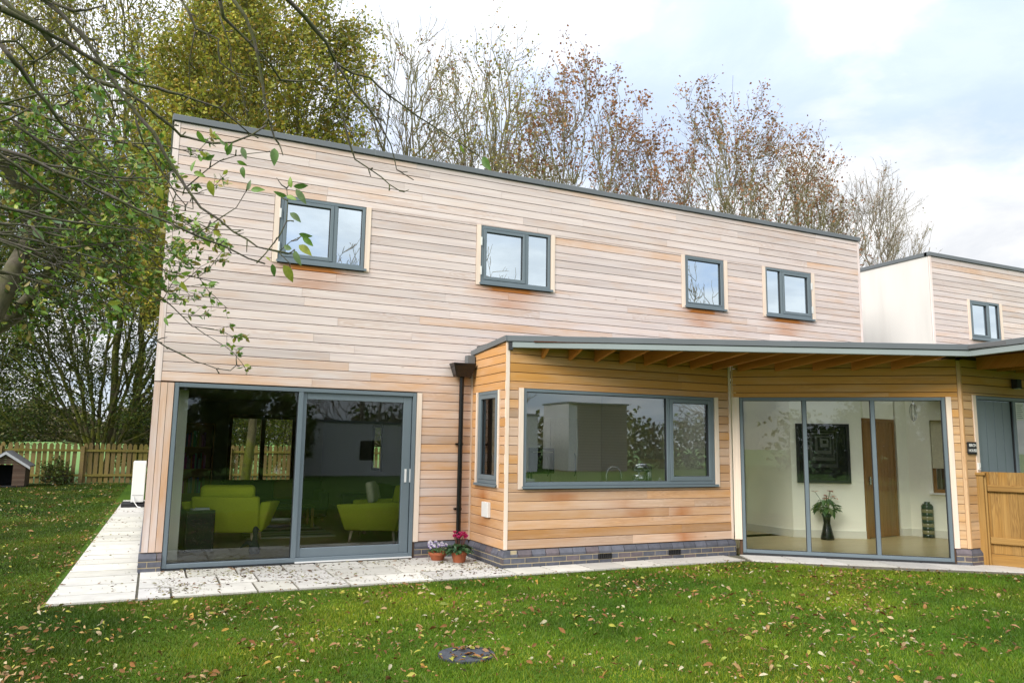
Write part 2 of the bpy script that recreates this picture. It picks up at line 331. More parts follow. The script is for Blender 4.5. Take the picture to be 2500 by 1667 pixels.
FG = [
 (9,4,[(-0.599,-8.043,3.402),(-0.457,-8.061,3.305),(-0.418,-8.039,3.265),(-0.346,-8.03,3.213),(-0.295,-8.013,3.174),(-0.171,-8.032,3.135),(-0.089,-8.03,3.098),(-0.038,-8.014,3.062),(0.014,-8.0,3.033),(0.055,-7.981,3.011),(0.178,-8.001,2.989),(0.257,-8.006,3.002),(0.33,-8.013,3.052),(0.392,-8.016,3.106)]),
 (10,3,[(-0.583,-8.149,3.316),(-0.51,-8.111,3.307),(-0.454,-8.066,3.304),(-0.367,-8.033,3.285),(-0.239,-8.013,3.228),(-0.18,-7.97,3.231),(-0.143,-7.915,3.223),(-0.05,-7.89,3.235),(0.089,-7.882,3.222),(0.206,-7.864,3.209),(0.277,-7.822,3.181),(0.343,-7.778,3.152)]),
 (9,3,[(-0.46,-8.108,3.404),(-0.395,-8.114,3.365),(-0.358,-8.107,3.327),(-0.323,-8.101,3.3),(-0.282,-8.095,3.256),(-0.236,-8.089,3.198),(-0.191,-8.082,3.138),(-0.14,-8.078,3.07),(-0.099,-8.07,3.019),(-0.043,-8.07,2.965),(-0.004,-8.06,2.903),(0.042,-8.052,2.834),(0.088,-8.046,2.771),(0.152,-8.046,2.694),(0.227,-8.055,2.648),(0.29,-8.059,2.603),(0.379,-8.074,2.548),(0.465,-8.093,2.532),(0.504,-8.093,2.529)]),
 (9,3,[(-0.552,-8.247,3.134),(-0.504,-8.222,3.084),(-0.495,-8.185,3.08),(-0.453,-8.156,3.031),(-0.413,-8.128,2.987),(-0.381,-8.099,2.965),(-0.359,-8.065,2.943),(-0.304,-8.042,2.886),(-0.228,-8.028,2.825),(-0.175,-8.005,2.777),(-0.13,-7.978,2.728),(-0.089,-7.951,2.687)]),
 (7,3,[(-0.526,-8.204,2.765),(-0.446,-8.192,2.749),(-0.363,-8.18,2.718),(-0.269,-8.173,2.692),(-0.237,-8.141,2.682),(-0.123,-8.141,2.643),(-0.044,-8.127,2.612),(0.042,-8.118,2.59),(0.121,-8.104,2.561),(0.175,-8.081,2.551),(0.263,-8.073,2.53),(0.346,-8.06,2.498),(0.418,-8.046,2.485)]),
 (6,3,[(-0.503,-8.316,2.703),(-0.45,-8.271,2.683),(-0.384,-8.229,2.64),(-0.312,-8.19,2.605),(-0.262,-8.142,2.575),(-0.231,-8.088,2.564)]),
 (6,2,[(-0.529,-8.005,2.936),(-0.436,-7.962,2.891),(-0.341,-7.918,2.827),(-0.241,-7.884,2.822),(-0.13,-7.857,2.827),(-0.034,-7.826,2.853),(0.011,-7.774,2.894),(0.04,-7.715,2.941)]),
 (6,2,[(-0.531,-8.063,2.588),(-0.465,-8.005,2.589),(-0.404,-7.945,2.593),(-0.291,-7.909,2.6),(-0.177,-7.875,2.606),(-0.057,-7.845,2.625)]),
 (6,3,[(-0.649,-7.355,2.695),(-0.564,-7.25,2.721),(-0.471,-7.149,2.748),(-0.395,-7.041,2.78)]),
 (6,3,[(-0.645,-7.35,2.647),(-0.514,-7.191,2.667),(-0.347,-7.046,2.66),(-0.247,-6.871,2.668)]),
 (4,2,[(-0.562,-7.814,2.51),(-0.51,-7.776,2.499),(-0.383,-7.767,2.451),(-0.289,-7.745,2.416),(-0.181,-7.728,2.374),(-0.088,-7.701,2.309),(-0.02,-7.656,2.204),(0.067,-7.628,2.151),(0.188,-7.615,2.095),(0.283,-7.596,2.074),(0.348,-7.565,2.069),(0.377,-7.522,2.1)]),
 (4,2,[(-0.454,-7.874,2.573),(-0.402,-7.852,2.51),(-0.36,-7.825,2.452),(-0.283,-7.817,2.408)]),
 (8,5,[(0.389,-8.508,3.418),(0.459,-8.463,3.397),(0.557,-8.424,3.329),(0.609,-8.367,3.282)]),
 (5,2,[(0.609,-8.367,3.282),(0.689,-8.329,3.27),(0.769,-8.294,3.284),(0.937,-8.284,3.188),(1.089,-8.271,3.122),(1.2,-8.244,3.097),(1.314,-8.218,3.059)]),
 (5,2,[(0.609,-8.367,3.282),(0.653,-8.35,3.238),(0.697,-8.331,3.193),(0.764,-8.322,3.137),(0.83,-8.311,3.068),(0.873,-8.289,3.002),(0.913,-8.262,2.912),(0.99,-8.262,2.879)]),
 (4,2,[(0.609,-8.367,3.282),(0.625,-8.342,3.188),(0.66,-8.323,3.081),(0.693,-8.306,2.985),(0.727,-8.293,2.919),(0.828,-8.311,2.847),(0.91,-8.323,2.799)]),
 (7,3,[(0.153,-8.397,3.414),(0.17,-8.351,3.372),(0.233,-8.327,3.341),(0.309,-8.307,3.286),(0.362,-8.28,3.257),(0.412,-8.249,3.216),(0.482,-8.237,3.234),(0.566,-8.232,3.259)]),
 (7,3,[(0.202,-8.42,3.415),(0.246,-8.416,3.358),(0.285,-8.408,3.288),(0.309,-8.39,3.199),(0.337,-8.369,3.085),(0.364,-8.352,2.994),(0.391,-8.339,2.927),(0.411,-8.329,2.909)]),
 (6,2,[(0.021,-8.129,3.527),(0.081,-8.12,3.424),(0.168,-8.133,3.391),(0.182,-8.104,3.305),(0.246,-8.105,3.263),(0.332,-8.124,3.267)]),
 (3,1.5,[(0.078,-8.136,3.4),(0.069,-8.061,3.298),(0.083,-7.994,3.179)]),
 (3,1.5,[(0.162,-8.289,3.41),(0.211,-8.273,3.298),(0.221,-8.247,3.246),(0.264,-8.231,3.156),(0.29,-8.209,3.077),(0.303,-8.189,3.047)]),
 (3,1.5,[(0.089,-7.992,2.781),(0.144,-8.013,2.837),(0.212,-8.04,2.902),(0.27,-8.058,2.933),(0.389,-8.103,2.953)]),
 (3,1.5,[(0.138,-7.986,2.587),(0.228,-8.021,2.665),(0.291,-8.04,2.717),(0.324,-8.048,2.788)]),
 (3,1.5,[(0.383,-8.083,2.473),(0.41,-8.092,2.518),(0.465,-8.118,2.6),(0.485,-8.126,2.659),(0.484,-8.127,2.747),(0.478,-8.122,2.802)]),
 (2,1,[(0.461,-8.127,2.523),(0.506,-8.128,2.573),(0.555,-8.128,2.606)]),
 (2,1,[(0.461,-8.127,2.518),(0.504,-8.114,2.488),(0.523,-8.089,2.446)]),
 (6,3,[(-0.423,-8.125,3.397),(-0.354,-8.118,3.381),(-0.307,-8.105,3.402),(-0.25,-8.101,3.444)]),
 (5,2,[(-0.384,-8.118,3.234),(-0.442,-8.051,3.214),(-0.484,-7.993,3.203),(-0.526,-7.934,3.195)]),
 (5,3,[(-0.596,-8.02,3.24),(-0.552,-8.007,3.264),(-0.522,-7.982,3.25),(-0.49,-7.956,3.225)]),
 (4,2,[(-0.329,-8.046,3.322),(-0.294,-8.008,3.334),(-0.266,-7.97,3.364)]),
 (4,2,[(-0.368,-8.023,3.289),(-0.346,-7.934,3.371)]),
 (4,2,[(-0.264,-8.051,3.154),(-0.221,-8.036,3.107),(-0.206,-8.012,3.085),(-0.189,-7.986,3.047),(-0.162,-7.969,3.038)]),
 (4,2,[(-0.205,-8.065,3.068),(-0.157,-8.035,3.088),(-0.141,-7.992,3.12)]),
 (3,1.5,[(-0.168,-8.097,3.16),(-0.12,-8.072,3.096),(-0.093,-8.038,3.029),(-0.05,-8.016,2.997)]),
 (4,2,[(-0.112,-8.099,3.0),(-0.078,-8.047,2.924),(-0.029,-8.006,2.869),(0.056,-7.974,2.762),(0.095,-7.931,2.727)]),
 (3,1.5,[(-0.234,-8.072,3.201),(-0.173,-8.066,3.222),(-0.106,-8.059,3.213),(-0.022,-8.06,3.202)]),
]
FGL = [
 ((0.132, -8.076, 2.979),(0.51, -0.11, -0.85),0.057),
 ((0.109, -8.048, 2.862),(0.09, -0.19, 0.98),0.051),
 ((0.135, -8.054, 2.829),(0.87, -0.36, -0.33),0.051),
 ((0.185, -8.069, 2.771),(0.23, 0.04, -0.97),0.064),
 ((0.147, -8.072, 2.909),(0.74, -0.25, -0.63),0.044),
 ((0.171, -8.082, 2.896),(0.83, -0.44, 0.35),0.044),
 ((0.242, -8.12, 2.931),(0.39, -0.31, 0.87),0.057),
 ((0.298, -8.144, 2.915),(0.38, -0.04, -0.93),0.054),
 ((0.292, -8.135, 2.876),(0.87, -0.36, -0.33),0.041),
 ((0.298, -8.132, 2.84),(0.15, 0.08, -0.99),0.047),
 ((0.217, -8.112, 2.956),(0.74, -0.25, -0.63),0.041),
 ((0.231, -8.116, 2.939),(0.09, -0.19, 0.98),0.041),
 ((0.412, -8.196, 2.904),(0.15, 0.08, -0.99),0.078),
 ((0.326, -8.137, 2.787),(0.17, -0.22, 0.96),0.047),
 ((0.358, -8.15, 2.769),(0.9, -0.43, 0.1),0.057),
 ((0.478, -8.211, 2.801),(-0.23, -0.04, 0.97),0.047),
 ((0.52, -8.228, 2.785),(0.9, -0.43, 0.1),0.061),
 ((0.443, -8.187, 2.75),(-0.9, 0.4, 0.16),0.057),
 ((0.488, -8.206, 2.737),(0.87, -0.36, -0.33),0.051),
 ((0.523, -8.223, 2.743),(0.58, -0.15, -0.8),0.074),
 ((0.509, -8.204, 2.659),(0.78, -0.28, -0.56),0.057),
 ((0.55, -8.212, 2.584),(0.89, -0.38, -0.24),0.057),
 ((0.562, -8.214, 2.559),(0.74, -0.25, -0.63),0.057),
 ((0.554, -8.205, 2.526),(0.78, -0.28, -0.56),0.068),
 ((0.526, -8.186, 2.492),(0.38, -0.04, -0.93),0.068),
 ((0.485, -8.173, 2.535),(-0.87, 0.36, 0.33),0.051),
 ((0.442, -8.139, 2.44),(0.23, 0.04, -0.97),0.054),
 ((0.5, -8.164, 2.428),(0.51, -0.11, -0.85),0.081),
 ((0.419, -8.136, 2.487),(0.74, -0.25, -0.63),0.027),
 ((0.185, -8.036, 2.553),(0.51, -0.11, -0.85),0.051),
 ((0.24, -8.059, 2.537),(0.45, -0.07, -0.89),0.064),
 ((0.221, -8.058, 2.587),(0.82, -0.31, -0.48),0.041),
 ((0.245, -8.066, 2.563),(0.9, -0.43, 0.01),0.041),
 ((-0.013, -7.958, 2.651),(0.15, 0.08, -0.99),0.084),
 ((-0.005, -7.977, 2.751),(0.38, -0.04, -0.93),0.057),
 ((-0.184, -7.884, 2.69),(0.74, -0.25, -0.63),0.068),
 ((1.206, -8.564, 2.888),(0.51, -0.11, -0.85),0.071),
 ((1.11, -8.528, 2.945),(0.38, -0.04, -0.93),0.034),
 ((0.141, -8.027, 2.628),(0.82, -0.31, -0.48),0.037),
 ((0.203, -8.055, 2.624),(0.75, -0.43, 0.51),0.034),
 ((-0.141, -7.845, 2.297),(0.9, -0.43, 0.01),0.051),
 ((-0.132, -7.846, 2.277),(0.82, -0.31, -0.48),0.051),
 ((0.056, -7.926, 2.225),(0.51, -0.11, -0.85),0.041),
 ((0.069, -7.936, 2.247),(0.75, -0.43, 0.51),0.037),
 ((0.114, -7.975, 2.368),(0.51, -0.11, -0.85),0.051),
 ((0.118, -7.985, 2.422),(0.88, -0.44, 0.19),0.041),
 ((0.082, -7.962, 2.384),(0.9, -0.4, -0.16),0.037),
 ((0.22, -8.027, 2.386),(0.83, -0.44, 0.35),0.037),
 ((-0.262, -7.915, 3.132),(0.82, -0.31, -0.48),0.068),
 ((-0.362, -7.886, 3.248),(0.75, -0.43, 0.51),0.068),
]
# ------------------------------------------------------------------ camera, world, sun
cam_d = bpy.data.cameras.new('camera'); cam = bpy.data.objects.new('camera', cam_d); col.objects.link(cam)
cam_d.sensor_width = 36.0; cam_d.lens = 1848.0 / 2500 * 36; cam_d.clip_end = 3000; cam_d.clip_start = 0.05
yaw, pit, rol = .4377, .1364, .0146
fw = Vector((math.sin(yaw) * math.cos(pit), math.cos(yaw) * math.cos(pit), math.sin(pit)))
rt = Vector((math.cos(yaw), -math.sin(yaw), 0)); up = rt.cross(fw)
rt2 = rt * math.cos(rol) + up * math.sin(rol); up2 = -rt * math.sin(rol) + up * math.cos(rol)
CAM = Vector((.042, -11.323, 1.74))
mw = Matrix((rt2, up2, -fw)).transposed().to_4x4(); mw.translation = CAM
cam.matrix_world = mw
sc.camera = cam
sc.view_settings.view_transform = 'Standard'; sc.view_settings.look = 'None'; sc.view_settings.exposure = 0
sc.cycles.max_bounces = 12; sc.cycles.diffuse_bounces = 8; sc.cycles.transparent_max_bounces = 24; sc.cycles.caustics_reflective = False; sc.cycles.caustics_refractive = False
sc.cycles.sample_clamp_indirect = 6

SUN_EL, SUN_AZ = R(33), R(-62)      # azimuth of the sun seen from the house, from -Y towards -X
sd = Vector((math.sin(SUN_AZ) * math.cos(SUN_EL), -math.cos(SUN_AZ) * math.cos(SUN_EL), math.sin(SUN_EL)))
sun_d = bpy.data.lights.new('sun', 'SUN'); sun_d.energy = 3.4; sun_d.angle = R(25); sun_d.color = (1.0, 0.95, 0.87)
sun = bpy.data.objects.new('sun', sun_d); col.objects.link(sun)
sun.rotation_euler = sd.to_track_quat('Z', 'Y').to_euler()

w = bpy.data.worlds.new('World'); sc.world = w; w.use_nodes = True
nt = w.node_tree; nt.nodes.clear()
wo = nt.nodes.new('ShaderNodeOutputWorld'); bg = nt.nodes.new('ShaderNodeBackground'); L(nt, bg.outputs[0], wo.inputs[0])
sky = nt.nodes.new('ShaderNodeTexSky'); sky.sky_type = 'NISHITA'; sky.sun_disc = False
sky.sun_elevation = SUN_EL; sky.sun_rotation = math.atan2(sd.x, sd.y)
tc = nt.nodes.new('ShaderNodeTexCoord')
sp = nt.nodes.new('ShaderNodeSeparateXYZ'); L(nt, tc.outputs['Generated'], sp.inputs[0])
zz = math_(nt, 'ADD', math_(nt, 'MAXIMUM', sp.outputs[2], 0.0), 0.16)
cb = nt.nodes.new('ShaderNodeCombineXYZ')
L(nt, math_(nt, 'DIVIDE', sp.outputs[0], zz), cb.inputs[0]); L(nt, math_(nt, 'DIVIDE', sp.outputs[1], zz), cb.inputs[1])
n1 = noise(nt, cb.outputs[0], 1.15, 9, 0.55, 0.25); n2 = noise(nt, cb.outputs[0], 0.5, 3, 0.5); n3 = noise(nt, cb.outputs[0], 2.6, 8, 0.6, 0.3)
nm = math_(nt, 'ADD', math_(nt, 'MULTIPLY', n1, 0.6), math_(nt, 'MULTIPLY', n2, 0.4))
mask = ramp(nt, nm, [(0.44, (0.34,) * 3), (0.50, (0.85,) * 3), (0.56, (1, 1, 1))])
cloud = ramp(nt, n3, [(0.30, (0.545, 0.565, 0.60)), (0.47, (0.635, 0.645, 0.66)), (0.60, (0.76, 0.76, 0.76))])
skyc = mixc(nt, 1.0, sky.outputs[0], (0.12, 0.12, 0.12), 'MULTIPLY')
skyb = mixc(nt, 0.55, skyc, (0.38, 0.49, 0.73))
cmix = mixc(nt, mask, skyb, cloud)
L(nt, cmix, bg.inputs[0])
# an overcast sky is brighter overhead than at the horizon
zc_ = math_(nt, 'MAXIMUM', sp.outputs[2], 0.0)
L(nt, math_(nt, 'MULTIPLY_ADD', math_(nt, 'POWER', zc_, 2.5), 4.0, 1.45), bg.inputs[1])

# ------------------------------------------------------------------ ground
def sheet(name, poly, z, mat, label=None):
    mb = MB(); mb.add([(x, y, z if not callable(z) else z(x, y)) for x, y in poly], [tuple(range(len(poly)))])
    return tag(mb.build(name, mat), kind='structure')
sheet('lawn', [(-40, -60), (60, -60), (60, 23.4), (-40, 23.4)], 0.0, M['lawn'])
mb = MB()   # field beyond the fence rises very slightly and runs to the horizon
xs = [-600, -200, -60, -20, 20, 60, 200, 700]; ys = [23.4, 30, 60, 100, 140, 600, 1500]; zs = [-0.02, 0.0, 0.75, 1.25, 1.4, 1.4, 1.4]
vs = [(x, y, z) for y, z in zip(ys, zs) for x in xs]; n = len(xs)
mb.add(vs, [(j * n + i, j * n + i + 1, (j + 1) * n + i + 1, (j + 1) * n + i) for j in range(len(ys) - 1) for i in range(n - 1)])
tag(mb.build('field', M['field']), kind='structure')
sheet('ground', [(-1500, -1500), (1500, -1500), (1500, 1500), (-1500, 1500)], -0.06, M['field'])

# paving : bed sheet plus individual slabs in one object
mb = MB()
outer = [(-.87, -1.87), (4.6, -1.87), (8.55, -1.9), (9.57, -2.99), (11.5, -4.31), (13.2, -5.4), (13.2, -3.5), (11.52, -3.5), (8.8, -1.3), (4.6, -1.3), (4.6, 0.0), (0, 0), (0, 13), (-.62, 13)]
mb.prism(outer, -0.04, 0.010, 1)
SL = (0.55, 0.53, 0.48)
def slab(poly, c=None):
    k = rnd.uniform(0.80, 1.10); w_ = rnd.uniform(-0.02, 0.02); c = (SL[0] * k, SL[1] * k, (SL[2] + w_) * k)
    mb.prism(poly, 0.012, 0.030 + rnd.uniform(-.002, .002), 0, c)
def rect(x0, x1, y0, y1, g=0.014): slab([(x0 + g, y0 + g), (x1 - g, y0 + g), (x1 - g, y1 - g), (x0 + g, y1 - g)])
for (ya, yb, off) in ((-0.62, 0.0, 0.2), (-1.24, -.62, 0.55), (-1.87, -1.24, 0.0)):
    x = -0.0 - off if ya < -1 else 0.0
    if ya < -1: x = 0.0
    first = True
    while x < 4.6 - 0.05:
        wd = rnd.choice([0.62, 0.92, 0.92, 0.46])
        if first: wd = 0.35 + off; first = False
        x1 = min(4.6, x + wd)
        if 4.6 - x1 < 0.3: x1 = 4.6
        rect(x, x1, ya, yb); x = x1
y = -1.87
while y < 13:      # side path, one slab wide, kerb-like taper on its outer edge
    y1 = y + rnd.choice([0.46, 0.62, 0.62])
    xa = lambda yy: -.87 + .25 * (yy + 1.87) / 14.9
    g = .015
    slab([(xa(y) + g, y + g), (-g, y + g), (-g, y1 - g), (xa(y1) + g, y1 - g)]); y = y1
x = 4.6
while x < 8.5:
    x1 = min(8.55, x + rnd.choice([0.6, 0.9, 0.6])); rect(x, x1, -1.89, -1.35); x = x1
def lerp(a, b, t): return (a[0] + (b[0] - a[0]) * t, a[1] + (b[1] - a[1]) * t)
oA, oB, iA, iB = (8.6, -1.95), (13.1, -5.33), (8.85, -1.38), (13.1, -4.6)
k = 8
for i in range(k):
    a, b = i / k + .0025, (i + 1) / k - .0025
    slab([lerp(oA, oB, a), lerp(oA, oB, b), lerp(iA, iB, b), lerp(iA, iB, a)])
tag(mb.build('patio_paving', [M['slab'], M['joint']]), kind='structure')
# soil line under the picket fence
sheet('flower_bed', [(-20, 22.75), (16, 22.75), (16, 23.39), (-20, 23.39)], 0.006, M['soil'])

# ------------------------------------------------------------------ walls
class Wall:
    def __init__(s, O, t, Ln):
        s.O = O; l = math.hypot(*t); s.t = (t[0] / l, t[1] / l); s.n = (s.t[1], -s.t[0]); s.L = Ln
    def p(s, u, z, d=0.0): return (s.O[0] + s.t[0] * u + s.n[0] * d, s.O[1] + s.t[1] * u + s.n[1] * d, z)
    def box(s, mb, u0, u1, z0, z1, d0, d1, mat=0, tint=(0.5, 0.5, 0.5), vertical=False, ztop=None):
        zt = ztop or (lambda u: z1)
        vs = [s.p(u0, z0, d0), s.p(u1, z0, d0), s.p(u1, z0, d1), s.p(u0, z0, d1), s.p(u0, zt(u0), d0), s.p(u1, zt(u1), d0), s.p(u1, zt(u1), d1), s.p(u0, zt(u0), d1)]
        o = rnd.random() * 30
        if vertical: g = [(o + z, u + d * 1.0, o) for z in (z0, z1) for u, d in ((u0, d0), (u1, d0), (u1, d1), (u0, d1))]
        else: g = [(o + u, z + d * 1.0, o) for z in (z0, z1) for u, d in ((u0, d0), (u1, d0), (u1, d1), (u0, d1))]
        mb.add(vs, [(0, 1, 2, 3), (7, 6, 5, 4), (3, 2, 6, 7), (1, 0, 4, 5), (2, 1, 5, 6), (0, 3, 7, 4)], mat, tint, g)

def wall_cells(mb, W, z0, z1, ops, d0, d1, mat=0, u0=0.0, u1=None):
    u1 = W.L if u1 is None else u1
    us = sorted({u0, u1} | {o[0] for o in ops} | {o[1] for o in ops}); us = [u for u in us if u0 <= u <= u1]
    for a, b in zip(us, us[1:]):
        cuts = sorted([(o[2], o[3]) for o in ops if o[0] < (a + b) / 2 < o[1]])
        z = z0
        for c0, c1 in cuts:
            if c0 > z + 1e-4: W.box(mb, a, b, z, c0, d0, d1, mat)
            z = max(z, c1)
        if z < z1 - 1e-4: W.box(mb, a, b, z, z1, d0, d1, mat)

def clad(mb, W, z0, z1, pitch, ops, u0=0.0, u1=None, wf=None, gap=0.0085, lo=1.8, hi=4.2, ztop=None, vb=.10, vw=.11):
    """horizontal boards, butt-jointed at random lengths, cut round the openings"""
    u1 = W.L if u1 is None else u1
    z = z0
    while z < z1 - 0.02:
        zt = min(z + pitch, z1)
        zs = sorted({z, zt} | {o[2] for o in ops if z + .012 < o[2] < zt - .012} | {o[3] for o in ops if z + .012 < o[3] < zt - .012})
        for za, zb in zip(zs, zs[1:]):
            iv = [(u0, u1)]
            for o in ops:
                if o[2] < (za + zb) / 2 < o[3]:
                    nv = []
                    for a, b in iv:
                        if o[1] <= a or o[0] >= b: nv.append((a, b)); continue
                        if o[0] > a: nv.append((a, o[0]))
                        if o[1] < b: nv.append((o[1], b))
                    iv = nv
            for a, b in iv:
                x = a
                while x < b - 0.01:
                    x1 = x + rnd.uniform(lo, hi)
                    if x1 > b - 0.7: x1 = b
                    br = min(1, max(0, rnd.gauss(0.5, vb))); we = rnd.gauss(0, vw); o_ = rnd.random() * 50
                    if rnd.random() < 0.10: we += 0.35
                    ns = max(1, int((x1 - x) / 0.22)); vs = []; tt = []; gg = []; fs = []
                    bot, top = za + (gap if za == z else 0.0), zb
                    dpt = rnd.uniform(-.0015, .0015)
                    for i in range(ns + 1):
                        u = x + (x1 - x) * i / ns
                        if i == 0: u += 0.0012
                        if i == ns: u -= 0.0012
                        wv, sv = wf(W, u, (za + zb) / 2) if wf else (0, 0)
                        tp = top if ztop is None else min(top, ztop(u))
                        bt = bot if ztop is None else min(bot, tp - 0.001)
                        prof = [(-.018, bt), (dpt, bt), (dpt, tp - .006), (-.008, tp)]
                        for d_, zc in prof:
                            vs.append(W.p(u, zc, d_)); tt.append((br, max(0, min(1, wv + we)), sv)); gg.append((o_ + u, zc - za + d_, o_))
                    for i in range(ns):
                        for k in range(3):
                            q = i * 4 + k; fs.append((q, q + 1, q + 5, q + 4)[::-1] if False else (q + 4, q + 5, q + 1, q))
                    fs.append((0, 1, 2, 3)); e = ns * 4; fs.append((e + 3, e + 2, e + 1, e))
                    mb.add(vs, fs, 0, tt, gg)
                    x = x1
        z = zt

def bricks(mb, W, u0, u1, d=0.025, h=0.27, cut0=0, cut1=0):
    hs = [0.0, 0.079, 0.158, h]
    W.box(mb, u0 + 0.004, u1 - 0.004, -0.05, 0.160, -0.2, d - 0.003, 1); W.box(mb, u0 + 0.004, u1 - 0.004, 0.1601, h - 0.012, -0.2, -0.016, 1)
    for r_ in range(3):
        za, zb = hs[r_] + 0.006, hs[r_ + 1] - 0.007
        x = u0 - (0.112 if r_ % 2 else 0.0)
        while x < u1 - 0.01:
            a, b = max(u0, x), min(u1, x + 0.215)
            if b - a > 0.02:
                k = rnd.uniform(0.82, 1.18); c = (0.10 * k, 0.105 * k, 0.13 * k)
                if rnd.random() < 0.15: c = (0.12 * k, 0.10 * k, 0.11 * k)
                if r_ < 2: W.box(mb, a, b, za, zb, -0.1, d, 0, c)
                else:   # sloping plinth brick
                    zm = za + 0.035
                    P_ = [(-.1, za), (d, za), (d, zm), (-.012, zb), (-.1, zb)]
                    vs = [W.p(u, z, dd) for u in (a, b) for dd, z in P_]
                    mb.add(vs, [(4, 3, 2, 1, 0), (5, 6, 7, 8, 9)] + [(i, (i + 1) % 5, 5 + (i + 1) % 5, 5 + i) for i in range(5)], 0, c)
            x += 0.225

WM = Wall((0, 0), (1, 0), 13.634)
WA = Wall((4.639, -1.311), (1, 0), 4.174)
WS = Wall((4.639, 0), (0, -1), 1.311)
WB = Wall((8.813, -1.311), (.774, -.633), 3.5)
WC = Wall((11.52, -3.53), (1, 0), 6.0)
WL = Wall((0, 12), (0, -1), 12.0)
WN = Wall((16.03, .09), (1, 0), 9.0)
WNs = Wall((16.03, 9), (0, -1), 8.91)
ZC, HD, ROOF = 0.27, 2.532, 6.33

# openings (u0,u1,z0,z1)
door = (0.256, 3.722, 0.0, 2.532)
ups = [(1.51, 2.80, 4.40, 5.385), (4.746, 6.061, 4.40, 5.375), (8.939, 9.878, 4.40, 5.375), (10.935, 12.189, 4.40, 5.375)]
winA = (4.933 - 4.639, 8.463 - 4.639, 1.161, 2.581)
winS = (0.27, 1.05, 1.17, 2.56)
glB = (0.141, 3.27, 0.0, 2.60)
winC = (0.34, 3.6, 0.0, 2.64)
winN = (17.38 - 16.03, 18.50 - 16.03, 4.41, 5.33)
def grow(o, l, r_, b=0.0, t=0.0): return (o[0] - l, o[1] + r_, o[2] - b, o[3] + t)

house = thing('timber_house', 'long two-storey house clad in pale cedar boards with grey windows and a flat-roofed front extension', 'house')

def stain_spots(ops, W):
    return [((o[0] + o[1]) / 2, o[2]) for o in ops]
def wf_main(W, u, z):
    we = (-0.10 if z > 3.0 else 0.02) + 0.10 * math.sin(u * 1.3 + z * 2) * .5
    if z < 3.0: we += max(0, min(1, (u - 2.2) / 2.0)) * max(0, min(1, (3.0 - z) / 0.7)) * 0.62
    if z < 4.1: we += 0.10 * min(1, (4.1 - z) / 1.5)
    we += 0.10 * max(0, u - 7) / 6 * (1 if z < 5.2 else 0.3)
    if z > ROOF - .26: we += 0.15
    st = 0
    for o in ups:
        if o[0] - .2 < u < o[1] + .2 and o[2] - .40 < z < o[2]:
            cx = (o[0] + o[1]) / 2
            st = max(st, (1.7 if z > o[2] - .18 else 0.5) * math.exp(-((u - cx + .1) / (0.33 * (o[1] - o[0]))) ** 2)); we += 0.3 * (1 - (o[2] - z) / .4)
    return we, st
mb = MB(); MEM = MB()
mops = [grow(o, .085, .085, .045) for o in ups] + [grow(door, .256, .085), (4.66, 13.7, 0, 3.20)]
clad(mb, WM, ZC, ROOF - .09, .1335, mops, vb=.085, vw=.13, u0=0.085, u1=13.634 - .06, wf=wf_main)
# three vertical boards left of the patio door
for i in range(3):
    WM.box(mb, 0.003 + i * .085, 0.082 + i * .085, ZC + .004, 2.525, -.02, 0.001 * i, 0, (rnd.uniform(.3, .6), .35 + .15 * i, 0), True)
for u0, u1, br in ((0.0, .082, .62), (13.634 - .057, 13.634, .8)):
    WM.box(mb, u0, u1, 2.54 if u0 == 0 else ZC, ROOF - .09, -.02, .004, 0, (br, 0.0, 0), True)
mb.build('cladding', M['cedar'], house)
lib = MB(); wall_cells(lib, WM, 0.0, ROOF - .05, [door] + ups + [(4.75, 13.3, 0.1, 3.0)], -.30, -.021, 0)
lib.build('wall', [M['membrane']], house)
# left gable wall, rear wall, right end wall, floors, roof
mb = MB()
wall_cells(mb, WL, 0.0, ROOF - .05, [], -.28, -.0, 0, 0, 11.7)
WR = Wall((13.634, 12), (-1, 0), 13.634)
wall_cells(mb, WR, 0.0, ROOF - .05, [(13.634 - 3.85, 13.634 - 1.98, .1, 2.52), (3.5, 5.2, 0.9, 2.3)], -.28, 0, 0, .29, 13.634 - .29)
WE = Wall((13.634, .30), (0, 1), 11.7)
wall_cells(mb, WE, 0.0, ROOF - .05, [], -.28, 0, 0, 0.0, 11.7)
mb.build('wall', [M['render']], house)
mb = MB()
mb.box((6.817, 6, ROOF - .03), (13.634 - .12, 11.9, .04), 0)
mb.build('roof', M['roofing'], house)
mb = MB()    # metal edge trim round the main roof
F0, F1 = ROOF - .088, ROOF
for W_, a, b in ((WM, -.02, 13.634 + .02), (WL, 0.0, 12.0 - .021), (WR, 0, 13.634), (WE, 0, 11.7)):
    W_.box(mb, a, b, F0, F1, -.1, .03)
for u in (2.9, 5.9, 8.9, 11.9): WM.box(mb, u, u + .12, F0 - .002, F1 + .003, -.09, .032)
mb.build('roof_edge', M['flashing'], house, bevel=.004, seg=1)
mb = MB(); WM.box(mb, 0, 13.6, F0 - .012, F0 - .002, -.05, .012); mb.build('drip_gap', M['frame_dark'], house)

# plinths
for args in ([(WM, -.025, .253), (WL, 0.0, 11.97)], [(WM, 3.75, 4.63), (WS, 0.03, 1.335), (WA, 0.0, 4.20)], [(WB, 3.29, 3.5), (WC, 0.0, .33)]):
    mb = MB()
    for W_, a, c in args: bricks(mb, W_, a, c)
    mb.build('brick_plinth', [M['brick'], M['mortar']], house)

